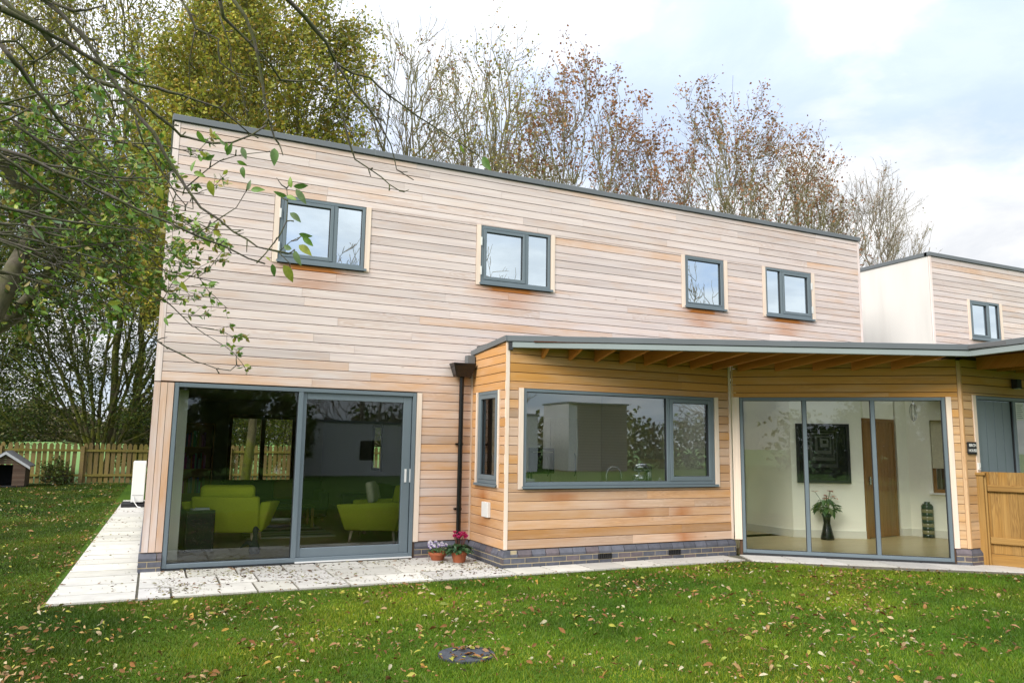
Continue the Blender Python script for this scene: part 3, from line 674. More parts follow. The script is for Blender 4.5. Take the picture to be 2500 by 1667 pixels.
# ---------------- extension
def zs_top(y): return 3.34 if y < -1.31 else 3.34 - .085 * (y + 1.311) / 1.311
def wf_ext(W, u, z):
    we = 0.50 + 0.12 * math.sin(u * 1.7 + z)
    if z > 2.55: we += 0.5
    if z < 1.2: we -= 0.08
    st = 0.0
    if W is WA:
        for cx, cz, s_ in ((0.9, 1.0, .45), (2.3, .72, .35), (3.1, .75, .35), (3.2, .33, .35), (2.0, .85, .2)):
            st = max(st, s_ * math.exp(-((u - cx) / .22) ** 2 - ((z - cz) / .09) ** 2) * 2)
    if W is WS: st = max(st, .9 * math.exp(-((u - .5) / .2) ** 2 - ((z - 1.0) / .12) ** 2), .5 * math.exp(-((u - .55) / .2) ** 2 - ((z - .55) / .12) ** 2)); we += .15
    return we, min(1, st)
mb = MB()
Aops = [grow(winA, .085, .085, .05)]
clad(mb, WA, ZC, 2.673, .1335, Aops, vb=.15, vw=.24, u0=.062, u1=4.174 - .045, wf=wf_ext)
clad(mb, WS, ZC, 3.25, .1335, [grow(winS, .06, .06, .04)], u0=.04, u1=1.311 - .003, wf=wf_ext, ztop=lambda u: 3.165 + .085 * u / 1.311)
mb.build('cladding', M['cedar_amber'], house)
mb = MB(); WA.box(mb, 0.001, .058, ZC + .003, 3.25, -.02, .006, 0, (.85, .0, 0), True); mb.build('corner_board', M['trim'], house); mb = MB()
WS.box(mb, 0.0, .036, ZC + .003, 3.12, -.02, .012, 0, (.6, .3, 0), True); mb.build('corner_board', M['trim'], house); mb = MB()
WA.box(mb, 4.174 - .042, 4.17, ZC + .003, 3.16, -.02, .012, 0, (.7, .15, 0), True)
mb.build('corner_board', M['trim'], house)
mb = MB()
clad(mb, WA, 2.673, 3.25, .1335, [], u0=.062, u1=4.174 - .045, wf=lambda W, u, z: (.8 + .06 * u, 0))
clad(mb, WB, ZC, 3.2, .1335, [grow(glB, .14, .085)], u0=.045, u1=3.5 - .05, wf=lambda W, u, z: ((1.0, 0) if z > 2.6 else (.15, 0)))
WB.box(mb, .015, .043, 2.60, 3.18, -.02, .012, 0, (.7, .1, 0), True)
WB.box(mb, 3.5 - .047, 3.5, ZC + .003, 3.18, -.02, .006, 0, (.75, .0, 0), True)
mb.build('cladding', M['cedar_new'], house)
mb = MB()
clad(mb, WC, ZC, 3.2, .1335, [grow(winC, .085, .085)], u0=.03, u1=6, wf=lambda W, u, z: (.75 if z > 2.6 else .2, 0))
WC.box(mb, 0.002, .028, ZC + .003, 3.18, -.02, .006, 0, (.5, .4, 0), True)
mb.build('cladding', M['cedar_new'], house)
mb = MB()
wall_cells(mb, WA, 0.0, 3.25, [winA], -.25, -.021, 0, .02, 4.16)
wall_cells(mb, WS, 0.0, 3.12, [winS], -.25, -.021, 0, .03, 1.05)
wall_cells(mb, WB, 0.0, 3.25, [glB], -.22, -.021, 0, .10, 3.46)
wall_cells(mb, WC, 0.0, 3.25, [winC], -.22, -.021, 0, .10, 6.0)
mb.build('wall', [M['membrane']], house)

# pale inner lining of the outer walls
mb = MB()
wall_cells(mb, WA, .1, 3.0, [winA], -.262, -.252, 0, .26, 3.9)
wall_cells(mb, WB, .1, 3.02, [glB], -.232, -.222, 0, .14, 3.3)
wall_cells(mb, WC, .1, 3.02, [winC], -.232, -.222, 0, .25, 5.9)
wall_cells(mb, WM, .1, 2.92, [door], -.312, -.302, 0, .3, 4.5)
mb.build('interior_lining', M['inner'], house)
mb = MB(); mb.box((.375, .52, 1.28), (.17, .05, 2.36)); mb.build('interior_wall', M['inner'], house)
mb = MB(); mb.box((.375, .49, .17), (.17, .012, .14)); mb.build('skirting', M['skirting'], house)

# trims (light timber boards beside the openings)
def trim(win, W, o, wd=.08, z0=None, z1=None, d=.012, mat='trim', left=True, right=True):
    t = MB(); z0 = o[2] - .045 if z0 is None else z0; z1 = o[3] if z1 is None else z1
    if left: W.box(t, o[0] - wd, o[0] - .004, z0, z1, -.02, d, 0, (.75, .03, 0), True); t.build('trim_board', M[mat], win); t = MB()
    if right: W.box(t, o[1] + .004, o[1] + wd, z0, z1, -.02, d, 0, (.72, .03, 0), True); t.build('trim_board', M[mat], win)

def window(W, o, mullions=(), sashes=(), fwid=.052, glass='glass', name='window', d0=-.085, d1=-.004, parent=None, sill=True, trims=True, label=None, bot=None, fz0=None, trimkw={}, handle=None, hinges=None):
    """frame with mullions; sashes = indices of bays that open (get their own sash frame)"""
    u0, u1, z0, z1 = o
    if fz0 is not None: z0 = fz0
    f = MB()
    W.box(f, u0 + .004, u0 + fwid, z0, z1 - .004, d0, d1); W.box(f, u1 - fwid, u1 - .004, z0, z1 - .004, d0, d1)
    bw = bot or fwid
    W.box(f, u0 + fwid, u1 - fwid, z1 - fwid, z1 - .004, d0, d1 + .001); W.box(f, u0 + fwid, u1 - fwid, z0, z0 + bw, d0, d1 + .001)
    for m in mullions: W.box(f, m - fwid * .55, m + fwid * .55, z0 + bw, z1 - fwid, d0 + .001, d1 - .001)
    fr = f.build(name, M['frame'], parent or house, bevel=.004, seg=1)
    if label: fr['label'] = label
    edges = [u0 + fwid] + [x for m in mullions for x in (m - fwid * .55, m + fwid * .55)] + [u1 - fwid]
    for i in range(len(mullions) + 1):
        a, b = edges[2 * i], edges[2 * i + 1]; c, e = z0 + bw, z1 - fwid
        if i in sashes:
            sw = sashes[i]
            s_ = MB(); dd0, dd1 = d0 + .012, d1 + .006
            a_, b_ = a + .004, b - .004; c_, e_ = c + .004, e - .004
            W.box(s_, a_, a_ + sw, c_, e_, dd0, dd1); W.box(s_, b_ - sw, b_, c_, e_, dd0, dd1)
            W.box(s_, a_ + sw, b_ - sw, e_ - sw, e_, dd0, dd1 - .001); W.box(s_, a_ + sw, b_ - sw, c_, c_ + sw * 1.15, dd0, dd1 - .001)
            sa = s_.build('sash', M['frame'], fr, bevel=.004, seg=1)
            a, b, c, e = a_ + sw, b_ - sw, c_ + sw * 1.15, e_ - sw
        gk = MB(); gd = (d0 + d1) / 2     # dark gasket line round the pane
        for q in ((a, a + .008, c, e), (b - .008, b, c, e), (a + .008, b - .008, e - .008, e), (a + .008, b - .008, c, c + .006)):
            W.box(gk, *q, gd - .012, gd + .018)
        gk.build('gasket', M['frame_dark'], fr)
        p_ = MB(); W.box(p_, a + .002, b - .002, c + .002, e - .002, gd - .004, gd + .004)
        # single sheet
        p_ = MB(); p_.add([W.p(a, c, gd), W.p(b, c, gd), W.p(b, e, gd), W.p(a, e, gd)], [(0, 1, 2, 3)])
        p_.build('pane', M[glass], fr)
    if sill:
        s_ = MB(); W.box(s_, u0 - .02, u1 + .03, z0 - .022, z0 - .002, -.06, .045); W.box(s_, u0 - .02, u1 + .03, z0 - .038, z0 - .022, .035, .045)
        s_.build('sill', M['frame'], fr)
    if trims: trim(fr, W, (u0, u1, z0, z1), **trimkw)
    if hinges is not None:
        h = MB()
        for zc in (z1 - .28, z0 + .2): h = MB(); W.box(h, hinges - .012, hinges + .012, zc - .07, zc + .07, -.005, .02); h.build('hinge', M['white'], fr)
    return fr

window(WM, ups[0], [1.51 + .83], {0: .05}, glass='glass_sky', label='leftmost upper window, wide casement beside a narrow fixed light', hinges=1.515)
window(WM, ups[1], [4.746 + .86], {0: .05}, glass='glass_sky', label='second upper window from the left, wide casement beside a narrow light', hinges=4.75)
window(WM, ups[2], [], {0: .02}, glass='glass_sky', label='single-light upper window, third from the left')
window(WM, ups[3], [10.935 + .43], {1: .05}, glass='glass_sky', label='rightmost upper window of the long facade, narrow light left of casement', hinges=12.185)
window(WA, winA, [7.53 - 4.639], {1: .06}, glass='glass_mid', label='long kitchen window with one fixed pane and a narrow casement')
window(WS, winS, [], {0: .06}, label='narrow side window of the extension', trimkw=dict(wd=.055))
# patio doors: fixed pane + sliding leaf set back
pd = window(WM, door, [1.96], {}, fwid=.06, name='patio_door', fz0=.05, sill=False, trims=False, label='tall sliding glass patio door', d0=-.16, d1=-.004)
for ch in list(pd.children):
    pass
trim(pd, WM, door, z0=ZC, left=False)
# sliding leaf
s_ = MB(); a, b, c, e = 1.96 + .02, 3.722 - .07, .11, 2.47
WM.box(s_, a, a + .07, c, e, -.09, -.035); WM.box(s_, b - .13, b, c, e, -.09, -.035)
WM.box(s_, a + .07, b - .13, e - .10, e, -.09, -.036); WM.box(s_, a + .07, b - .13, c, c + .13, -.09, -.036)
leaf = s_.build('sliding_leaf', M['frame'], pd, bevel=.005, seg=1)
h = MB(); WM.box(h, b - .085, b - .055, 1.16, 1.36, -.035, -.022); WM.box(h, b - .005, b + .02, 1.16, 1.36, -.05, -.03); h.build('handle', M['white'], pd)
t = MB(); WM.box(t, .26, 3.72, 0.0, .045, -.2, .03); WM.box(t, 1.98, 3.70, .045, .06, -.06, .05, 1); t.build('threshold', [M['frame_dark'], M['white']], pd)
# hall glazing
hg = window(WB, glB, [1.166, 2.203], {}, fwid=.055, name='hall_glazing', fz0=.06, sill=False, trims=False, label='three tall fixed panes of the angled hall wall')
t = MB(); WB.box(t, glB[0] - .12, glB[0] - .004, ZC, 2.6, -.02, .012, 0, (.75, .05, 0), True); t.build('trim_board', M['trim'], hg); t = MB(); WB.box(t, 3.274, 3.35, ZC, 2.6, -.02, .012, 0, (.75, .0, 0), True); t.build('trim_board', M['trim'], hg)
t = MB(); WB.box(t, glB[0], glB[1], 0.0, .058, -.15, .01); t.build('threshold', M['frame_dark'], hg)
# entrance: grey door beside glass
ent = window(WC, winC, [1.33], {}, fwid=.06, name='entrance_screen', fz0=.06, sill=False, label='entrance screen under the porch roof', trimkw=dict(z0=ZC))
s_ = MB(); WC.box(s_, .40, 1.27, .1, 2.58, -.06, -.045)
for i in range(4): WC.box(s_, .42 + i * .215, .42 + i * .215 + .2, .12, 2.56, -.045, -.041)
s_.build('door_leaf', M['frame'], ent)
pp = MB(); WC.box(pp, 1.42, 1.63, 2.27, 2.56, -.048, -.042, 0)
pap = pp.build('notice', M['white'], ent)
ln = MB()
for i in range(7): WC.box(ln, 1.45, 1.60 - .02 * (i % 3), 2.31 + i * .034, 2.314 + i * .034 + .004, -.042, -.0405)
ln.build('notice_lines', M['frame'], pap)

# extension roof
def roof_z(x, y): return 3.34 if y < -1.0 else (3.34 - .085 * (min(y, 0) + 1.311) / 1.311 if x < 5.2 else 3.34)
K = (11.03, -4.04); CO = (4.66, -1.335); E2 = (10.80, -6.3)
mb = MB()
# slabs around the two added rooflights
def quadroof(poly): mb.prism(poly, 3.27, 3.325)
quadroof([(5.2, 0), (5.2, -1.5), (8.6, -2.95), (8.6, -1.15), (8.6, -1.151), (8.6, 0)][:4] and [(4.70, -.02), (4.70, -1.36), (5.2, -1.56), (5.2, -.02)])
quadroof([(5.2, -1.56), (8.9, -3.12), (8.9, -1.25), (5.2, -1.25)])
quadroof([(5.2, -.12), (8.9, -.12), (8.9, -.02), (5.2, -.02)])
quadroof([(8.9, -3.12), (11.0, -4.0), (11.0, -3.15), (8.9, -1.5)]); quadroof([(8.9, -1.499), (9.1, -1.66), (9.1, -.02), (8.9, -.02)])
quadroof([(11.0, -4.0), (10.85, -6.25), (18, -6.25), (18, -3.4), (11.0, -3.4)])



quadroof([(13.66, -3.4), (18, -3.4), (18, 6), (13.66, 6)])
mb.build('roof', M['roofing'], house)
mb = MB()
for poly in ([(5.2, -1.25), (8.9, -1.25), (8.9, -.12), (5.2, -.12)], [(9.1, -1.67), (11.0, -3.16), (11.0, -3.39), (13.6, -3.39), (13.6, -.02), (9.1, -.02)]):
    mb = MB(); mb.add([(x, y, 3.33) for x, y in poly], [tuple(range(len(poly)))]); mb.build('added_rooflight', M['glass'], house)  # unseen glazed roof openings, added to brighten kitchen and hall
# fascia: upper flashing and lower gutter-like band
fd = (K[0] - CO[0], K[1] - CO[1]); WF = Wall(CO, fd, math.hypot(*fd))
WF2 = Wall(K, (E2[0] - K[0], E2[1] - K[1]), 2.27); WF3 = Wall(E2, (1, 0), 7.0)
mb = MB()
WF.box(mb, -.02, WF.L + .02, 3.255, 3.34, -.10, .012); WF2.box(mb, -.01, 2.28, 3.255, 3.34, -.1, .012)
WF3.box(mb, 0, 7, 3.255, 3.34, -.1, .012)
for u in (1.35, 4.2): WF.box(mb, u, u + .1, 3.254, 3.343, -.09, .014)
WS.box(mb, -.0, 1.311 + .03, 3.10, 3.25, -.02, .03, ztop=lambda u: 3.25 + .09 * u / 1.34)
me_ = mb.v
for i in range(len(mb.v) - 8, len(mb.v)):   # bottom edge of the side flashing follows the slope
    x, y, z = mb.v[i]
    if z < 3.101: mb.v[i] = (x, y, 3.165 + .09 * (-y) / 1.34)
mb.build('roof_edge', M['flashing'], house, bevel=.003, seg=1)
mb = MB()
WF.box(mb, .06, WF.L + .0, 3.165, 3.245, -.09, 0.0); WF2.box(mb, .0, 2.28, 3.165, 3.245, -.09, 0.0); WF3.box(mb, 0, 7, 3.165, 3.245, -.09, .0)
mb.build('fascia', M['fascia'], house, bevel=.003, seg=1)
mb = MB(); WF.box(mb, .02, WF.L, 3.243, 3.258, -.05, -.012); WF.box(mb, .0, .07, 3.13, 3.243, -.1, -.004); mb.build('drip_gap', M['frame_dark'], house)
# soffit boarding and joists
mb = MB()
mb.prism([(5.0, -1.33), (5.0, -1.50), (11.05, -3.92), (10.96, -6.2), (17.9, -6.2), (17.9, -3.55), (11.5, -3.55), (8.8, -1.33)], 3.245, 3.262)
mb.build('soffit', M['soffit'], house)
def fascia_y(x): return CO[1] + (x - CO[0]) * (K[1] - CO[1]) / (K[0] - CO[0])
def joist(x, yw):
    yf = fascia_y(x) + .095
    if yw - yf < .12: return
    jm = MB(); br = rnd.uniform(.35, .75); o_ = rnd.random() * 20; vs = []; gg = []
    for y, zb_ in ((yw, 3.035), (yf, 3.165)):
        for sg in (-1, 1):
            for z in (zb_, 3.243): vs.append((x + .024 * sg, y, z)); gg.append((o_ + abs(y - yw), z + sg * .05, o_))
    jm.add(vs, [(0, 1, 3, 2), (4, 6, 7, 5), (0, 4, 5, 1), (2, 3, 7, 6), (0, 2, 6, 4), (1, 5, 7, 3)], 0, (br, .35, 0), gg)
    jm.build('joist', M['joist'], house)
x = 5.24
while x < 11.0:
    yw = -1.316 if x < 8.80 else -1.316 - (x - 8.813) * .633 / .774
    joist(x, yw); x += .4605
for i in range(5):     # porch joists
    jm = MB(); xx = 11.9 + i * .5
    jm.box((xx, -4.85, 3.145), (.048, 2.55, .196), 0, 0, (.4, .5, 0)); jm.build('joist', M['joist'], house)

# interior shell ------------------------------------------------------
mb = MB()
mb.box((6.8, 5.9, .05), (13.0, 11.5, .1)); mb.prism([(4.9, .15), (4.9, -1.1), (8.9, -1.1), (11.6, -3.3), (17.3, -3.3), (17.3, .15)], 0, .1)
mb.build('floor', M['oakfloor'], house)
mb = MB()
mb.box((4.60, 5.8, 1.5), (.10, 10.9, 2.8), 0, 0)                 # party wall of the living room
mb.box((8.93, 1.0, 1.5), (.10, 3.9, 2.8), 0, 0)                # kitchen right wall
mb.box((6.75, 2.9, 1.5), (4.2, .10, 2.8), 0, 0)                # kitchen back wall
mb.box((11.3, 1.55, 1.5), (4.5, .10, 2.8), 0, 0)               # hall back wall
mb.build('interior_wall', M['inner'], house)
mb = MB(); mb.box((4.545, 5.8, 1.5), (.008, 10.9, 2.79)); mb.box((1.0, 11.70, 1.5), (1.9, .02, 2.7)); mb.build('interior_wall', M['inner_grey'], house)
mb = MB(); mb.box((6.8, 5.9, 2.98), (13.0, 11.4, .12)); mb.prism([(8.99, .2), (8.99, -.1), (13.6, -.1), (13.6, .2)], 3.02, 3.06)
mb.prism([(13.65, .2), (13.65, -3.3), (17.3, -3.3), (17.3, .2)], 3.02, 3.06)
mb.build('ceiling', M['inner'], house)
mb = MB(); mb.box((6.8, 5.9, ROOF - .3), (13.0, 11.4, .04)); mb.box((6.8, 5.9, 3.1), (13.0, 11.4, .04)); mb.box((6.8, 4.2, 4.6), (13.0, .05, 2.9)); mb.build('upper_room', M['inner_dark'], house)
mb = MB(); mb.box((9.72, .42, 4.9), (.16, .03, 1.3)); mb.build('curtain', M['creamc'], house)
# white reveal of the living room window (left inner wall)
mb = MB(); mb.box((.305, .75, 1.32), (.03, .9, 2.44)); mb.build('interior_wall', M['inner'], house)
# rear glazed doors
WRi = Wall((3.85, 11.88), (-1, 0), 1.87)
rd = MB()
for a, b in ((0, .10), (.86, .98), (1.77, 1.87)): WRi.box(rd, a, b, .1, 2.52, -.05, .05, 0, (.3, .9, 0), True)
WRi.box(rd, .10, .86, 2.40, 2.52, -.05, .049); WRi.box(rd, .98, 1.77, 2.40, 2.52, -.05, .049); WRi.box(rd, .10, .86, .1, .30, -.05, .049); WRi.box(rd, .98, 1.77, .1, .30, -.05, .049)
rdo = rd.build('rear_door', M['oak'], house)
h = MB(); h.box((2.92, 11.80, 1.15), (.03, .03, .12)); h.tube([(2.92, 11.78, 1.12), (2.82, 11.78, 1.12)], .01, 8); h.build('handle', M['steel'], rdo)
g_ = MB(); g_.add([WRi.p(.1, .3, 0), WRi.p(.86, .3, 0), WRi.p(.86, 2.4, 0), WRi.p(.1, 2.4, 0)], [(0, 1, 2, 3)]); g_.add([WRi.p(.98, .3, 0), WRi.p(1.77, .3, 0), WRi.p(1.77, 2.4, 0), WRi.p(.98, 2.4, 0)], [(0, 1, 2, 3)])
g_.build('pane', M['glass'], rdo)

# hall inner walls
def wallseg(name, a, b, z0=.1, z1=3.02, th=.08, mat='inner', skirt=True):
    W_ = Wall(a, (b[0] - a[0], b[1] - a[1]), math.hypot(b[0] - a[0], b[1] - a[1]))
    m_ = MB(); W_.box(m_, 0, W_.L, z0, z1, -th, 0); o = m_.build(name, M[mat], house)
    if skirt:
        m_ = MB(); W_.box(m_, 0.001, W_.L - .001, z0, z0 + .14, 0.001, .018); m_.build('skirting', M['skirting'], house)
    return W_
H1 = wallseg('interior_wall', (11.14, 1.45), (11.18, -.27))
H2 = wallseg('interior_wall', (11.18, -.27), (12.30, -.97))
H3 = wallseg('interior_wall', (13.46, -.81), (13.68, -.87))
lenH = 3.2; hx, hy = .366, -.93
H4 = Wall((13.68, -.87), (hx, hy), 2.75)
hw = (.42, 1.45, .95, 2.35)
m_ = MB(); wall_cells(m_, H4, .1, 3.02, [hw], -.12, 0); m_.build('interior_wall', M['inner'], house)
m_ = MB(); H4.box(m_, 0.001, 2.74, .1, .24, .001, .018); m_.build('skirting', M['skirting'], house)
def oakdoor(a, b, name='oak_door', z1=2.36, label=None):
    W_ = Wall(a, (b[0] - a[0], b[1] - a[1]), math.hypot(b[0] - a[0], b[1] - a[1]))
    m_ = MB(); n_ = max(3, int(W_.L / .13))
    for i in range(n_):
        W_.box(m_, .06 + (W_.L - .12) * i / n_ + .003, .06 + (W_.L - .12) * (i + 1) / n_ - .003, .11, z1 - .06, -.05, -.01, 0, (rnd.uniform(.3, .7), .4, 0), True)
    W_.box(m_, 0, .06, .1, z1, -.06, 0, 0, (.4, .3, 0), True); W_.box(m_, W_.L - .06, W_.L, .1, z1, -.06, 0, 0, (.4, .3, 0), True); W_.box(m_, .06, W_.L - .06, z1 - .06, z1, -.06, 0, 0, (.4, .3, 0))
    o = m_.build(name, M['oak'], house)
    if label: o['label'] = label
    m_ = MB(); W_.box(m_, 0, W_.L, z1 + .001, 3.02, -.1, 0); m_.build('interior_wall', M['inner'], house)
    m_ = MB(); W_.box(m_, .10, .14, 1.1, 1.25, -.008, .02); m_.tube([W_.p(.12, 1.2, .03), W_.p(.22, 1.2, .03)], .01, 8); m_.build('handle', M['steel'], o)
oakdoor((12.34, -.99), (13.42, -.80), label='planked oak door at the back of the hall')
oakdoor((9.9, .55), (10.55, .75), label='oak door at the left of the hall')
wallseg('interior_wall', (8.99, .3), (9.88, .54)); wallseg('interior_wall', (10.57, .76), (11.13, .95))
# hall window: timber frame, roller blind, sill
m_ = MB()
for q in ((hw[0], hw[0] + .06, .95, 2.35), (hw[1] - .06, hw[1], .95, 2.35), (hw[0] + .06, hw[1] - .06, .95, 1.02), (hw[0] + .06, hw[1] - .06, 2.29, 2.35), (.95, 1.0, 1.02, 2.29)): H4.box(m_, *q, -.11, -.06, 0, (.6, .6, 0))
hwin = m_.build('hall_window', M['oak'], house)
m_ = MB(); H4.box(m_, hw[0] + .01, hw[1] - .01, 1.42, 2.34, -.05, -.04); m_.build('roller_blind', M['creamc'], hwin)
m_ = MB(); H4.box(m_, hw[0] - .05, hw[1] + .05, .92, .949, -.03, .06); m_.build('sill', M['white'], hwin)

# upper storey neighbours -------------------------------------------------
nb = thing('neighbouring_house', 'pale cedar-clad house with cream side wall beyond the right end of the long facade', 'house', (0, 0, 0))
mb = MB(); clad(mb, WN, 3.30, ROOF - .09, .1335, [grow(winN, .085, .085, .045)], u0=.07, u1=9, wf=lambda W, u, z: (-.05 + .12 * math.sin(u * 2 + z * 3), .5 * math.exp(-((u - 1.9) / .4) ** 2) if 4.1 < z < 4.4 else 0))
WN.box(mb, 0, .066, 3.30, ROOF - .09, -.02, .006, 0, (.85, 0, 0), True); mb.build('cladding', M['cedar'], nb)
mb = MB(); wall_cells(mb, WN, 0.0, ROOF - .05, [winN], -.3, -.021, 0, .02, 9); mb.build('wall', M['membrane'], nb)
mb = MB(); WNs.box(mb, 0, 8.88, 0, ROOF - .05, -.28, 0); mb.box((20.5, 9.2, 3.1), (9, .3, 6.2)); mb.box((25.2, 4.6, 3.1), (.3, 9, 6.2)); mb.build('wall', M['render'], nb)
mb = MB(); mb.box((20.5, 4.6, ROOF - .03), (8.9, 8.9, .04)); mb.build('roof', M['roofing'], nb)
mb = MB(); WN.box(mb, -.03, 9, F0, F1, -.1, .03); WNs.box(mb, 0, 8.879, F0, F1, -.1, .03); mb.build('roof_edge', M['flashing'], nb, bevel=.004, seg=1)
mb = MB(); mb.box((20.5, 4.4, 5.9), (8.4, 8, .04)); mb.box((20.5, 3, 4.6), (8.4, .05, 2.6)); mb.build('upper_room', M['inner_dark'], nb)
window(WN, winN, [winN[0] + .70], {0: .04}, glass='glass_sky', parent=nb, label='two-light upper window')

# rainwater hopper and pipe
rp = thing('downpipe', 'black rainwater downpipe with square hopper beside the extension corner', 'drainpipe', (4.43, -.08, 0))
def build_at(mbx, name, mats, parent, **kw):
    o = mbx.build(name, mats, parent, **kw); o.matrix_parent_inverse = Matrix.Translation(parent.location).inverted(); return o
m_ = MB(); m_.tube([(4.43, -.08, 0.03), (4.43, -.08, 2.83)], .038, 16); build_at(m_, 'pipe', M['black'], rp, autosmooth=True)
m_ = MB(); vs = []
for z, hx_, hy_ in ((2.80, .13, .07), (2.98, .18, .10), (3.0, .19, .11), (3.02, .19, .11)): vs += [(4.42 - hx_, -.135 - hy_, z), (4.42 + hx_, -.135 - hy_, z), (4.42 + hx_, -.135 + hy_, z), (4.42 - hx_, -.135 + hy_, z)]
m_.add(vs, [(3, 2, 1, 0), (12, 13, 14, 15)] + [(i * 4 + k, i * 4 + (k + 1) % 4, i * 4 + 4 + (k + 1) % 4, i * 4 + 4 + k) for i in range(3) for k in range(4)])
build_at(m_, 'hopper', M['black'], rp, bevel=.006)
m_ = MB(); m_.box((4.555, -.10, 3.09), (.13, .13, .13)); build_at(m_, 'outlet', M['flashing'], rp, bevel=.005)
for z in (.75, 1.75): m_ = MB(); m_.tube([(4.43, -.08, z - .02), (4.43, -.08, z + .02)], .046, 16); m_.box((4.43, -.03, z), (.12, .05, .03)); build_at(m_, 'bracket', M['black'], rp)
for k, (a, b) in enumerate(((6.19, 6.43), (7.48, 7.71))):
    m_ = MB(); zc = .118
    for i in range(7): m_.box((a + .02 + i * .033, -1.342, zc), (.016, .012, .06))
    m_.box(((a + b) / 2, -1.337, zc), (b - a, .01, .075), mat=1)
    tag(m_.build('air_brick', [M['blackmatt'], M['black']], house))
m_ = MB(); WS.box(m_, .60, .84, .68, .90, .0, .05); tag(m_.build('meter_box', M['white'], bevel=.006), 'small white outdoor socket box on the side wall of the extension', 'socket box')

# sign BIRCH HOUSE
sg = thing('house_sign', 'small black slate sign with white capitals on the entrance wall', 'sign', (11.665, -3.56, 1.805))
m_ = MB(); m_.box((11.665, -3.55, 1.805), (.21, .018, .19)); build_at(m_, 'plate', M['blackmatt'], sg, bevel=.002, seg=1)
def text(body, loc, size, parent, mat, rx=R(90), rz=0):
    cu = bpy.data.curves.new('t', 'FONT'); cu.body = body; cu.size = size; cu.align_x = 'CENTER'; cu.align_y = 'CENTER'; cu.extrude = .0015; cu.offset = .0012
    o = bpy.data.objects.new('t', cu); col.objects.link(o); bpy.context.view_layer.update()
    me = bpy.data.meshes.new_from_object(o); bpy.data.objects.remove(o)
    me.transform(Matrix.Translation(loc) @ Matrix.Rotation(rz, 4, 'Z') @ Matrix.Rotation(rx, 4, 'X')); me.materials.clear(); me.materials.append(mat)
    q = bpy.data.objects.new('lettering', me); col.objects.link(q); q.parent = parent
    q.matrix_parent_inverse = Matrix.Translation(parent.location).inverted(); return q
text('BIRCH', (11.672, -3.5605, 1.845), .062, sg, M['white']); text('HOUSE', (11.672, -3.5605, 1.765), .062, sg, M['white'])
m_ = MB(); m_.box((11.80, -3.555, 1.52), (.05, .03, .11)); m_.box((11.80, -3.575, 1.50), (.02, .01, .02), mat=1); tag(m_.build('doorbell', [M['white'], M['blackmatt']], bevel=.004), 'small white doorbell push below the house sign', 'doorbell')
wl = thing('wall_lantern', 'black box-shaped outdoor light high beside the entrance door', 'wall light', (12.83, -3.56, 2.86))
m_ = MB(); m_.box((12.83, -3.60, 2.86), (.12, .10, .15)); build_at(m_, 'housing', M['blackmatt'], wl, bevel=.006); m_ = MB(); m_.box((12.83, -3.61, 2.782), (.08, .07, .008)); build_at(m_, 'lens', M['white'], wl)
# ------------------------------------------------------------------ furniture and small things
def armchair(name, label, loc, rz, scl=(1.36, 1.3, 1.06)):
    t = thing(name, label, 'armchair', loc, rz, 'lime green armchairs'); t.scale = scl
    # local: seat faces +Y, back at -Y
    m_ = MB(); m_.box((0, .02, .30), (.62, .70, .22)); m_.build('seat', M['lime'], t, bevel=.035, seg=3, autosmooth=True)
    m_ = MB(); m_.box((0, .06, .44), (.58, .62, .12)); m_.build('seat_cushion', M['lime'], t, bevel=.04, seg=3, autosmooth=True)
    m_ = MB()
    P_ = [(-.37, -.30, .20), (.37, -.30, .20), (.37, -.42, .20), (-.37, -.42, .20), (-.37, -.44, .74), (.37, -.44, .74), (.37, -.57, .74), (-.37, -.57, .74)]
    m_.add(P_, [(0, 1, 2, 3), (7, 6, 5, 4), (0, 4, 5, 1), (2, 6, 7, 3), (1, 5, 6, 2), (3, 7, 4, 0)]); m_.build('backrest', M['lime'], t, bevel=.03, seg=3, autosmooth=True)
    m_ = MB(); m_.box((0, -.36, .70), (.60, .17, .40), rx=R(10)); m_.build('back_cushion', M['lime'], t, bevel=.055, seg=3, autosmooth=True)
    for sgn in (-1, 1):
        m_ = MB(); f = lambda x: x * sgn
        P_ = [(f(.31), -.36, .20), (f(.40), -.36, .20), (f(.40), .36, .20), (f(.31), .36, .20), (f(.38), -.46, .66), (f(.50), -.46, .66), (f(.52), .46, .60), (f(.40), .46, .60)]
        fs = [(0, 1, 2, 3), (7, 6, 5, 4), (0, 4, 5, 1), (2, 6, 7, 3), (1, 5, 6, 2), (3, 7, 4, 0)]
        if sgn > 0: fs = [q[::-1] for q in fs]
        m_.add(P_, fs); m_.build('arm', M['lime'], t, bevel=.03, seg=3, autosmooth=True)
    for sx in (-.28, .28):
        for sy in (-.3, .28):
            m_ = MB(); m_.tube([(sx, sy, .2), (sx * 1.12, sy * 1.1, 0)], [.024, .015], 10, 0, (.6, .3, 0)); m_.build('leg', M['trim'], t, smooth=True)
    return t
armchair('armchair', 'lime green armchair seen from behind next to the black speaker', (1.30, 2.15, .1), R(-14))
c2 = armchair('armchair', 'lime green armchair with a cream cushion at the right of the patio door', (3.60, 1.66, .1), R(62), (1.15, 1.2, 1.06))
m_ = MB(); m_.box((0, 0, 0), (.40, .12, .36)); cu = m_.build('cushion', M['creamc'], bevel=.05, seg=3, autosmooth=True); cu.location = (3.50, 1.64, .92); cu.rotation_euler = (R(-10), 0, R(62))
tag(cu, 'cream cushion propped on the right-hand armchair', 'cushion')
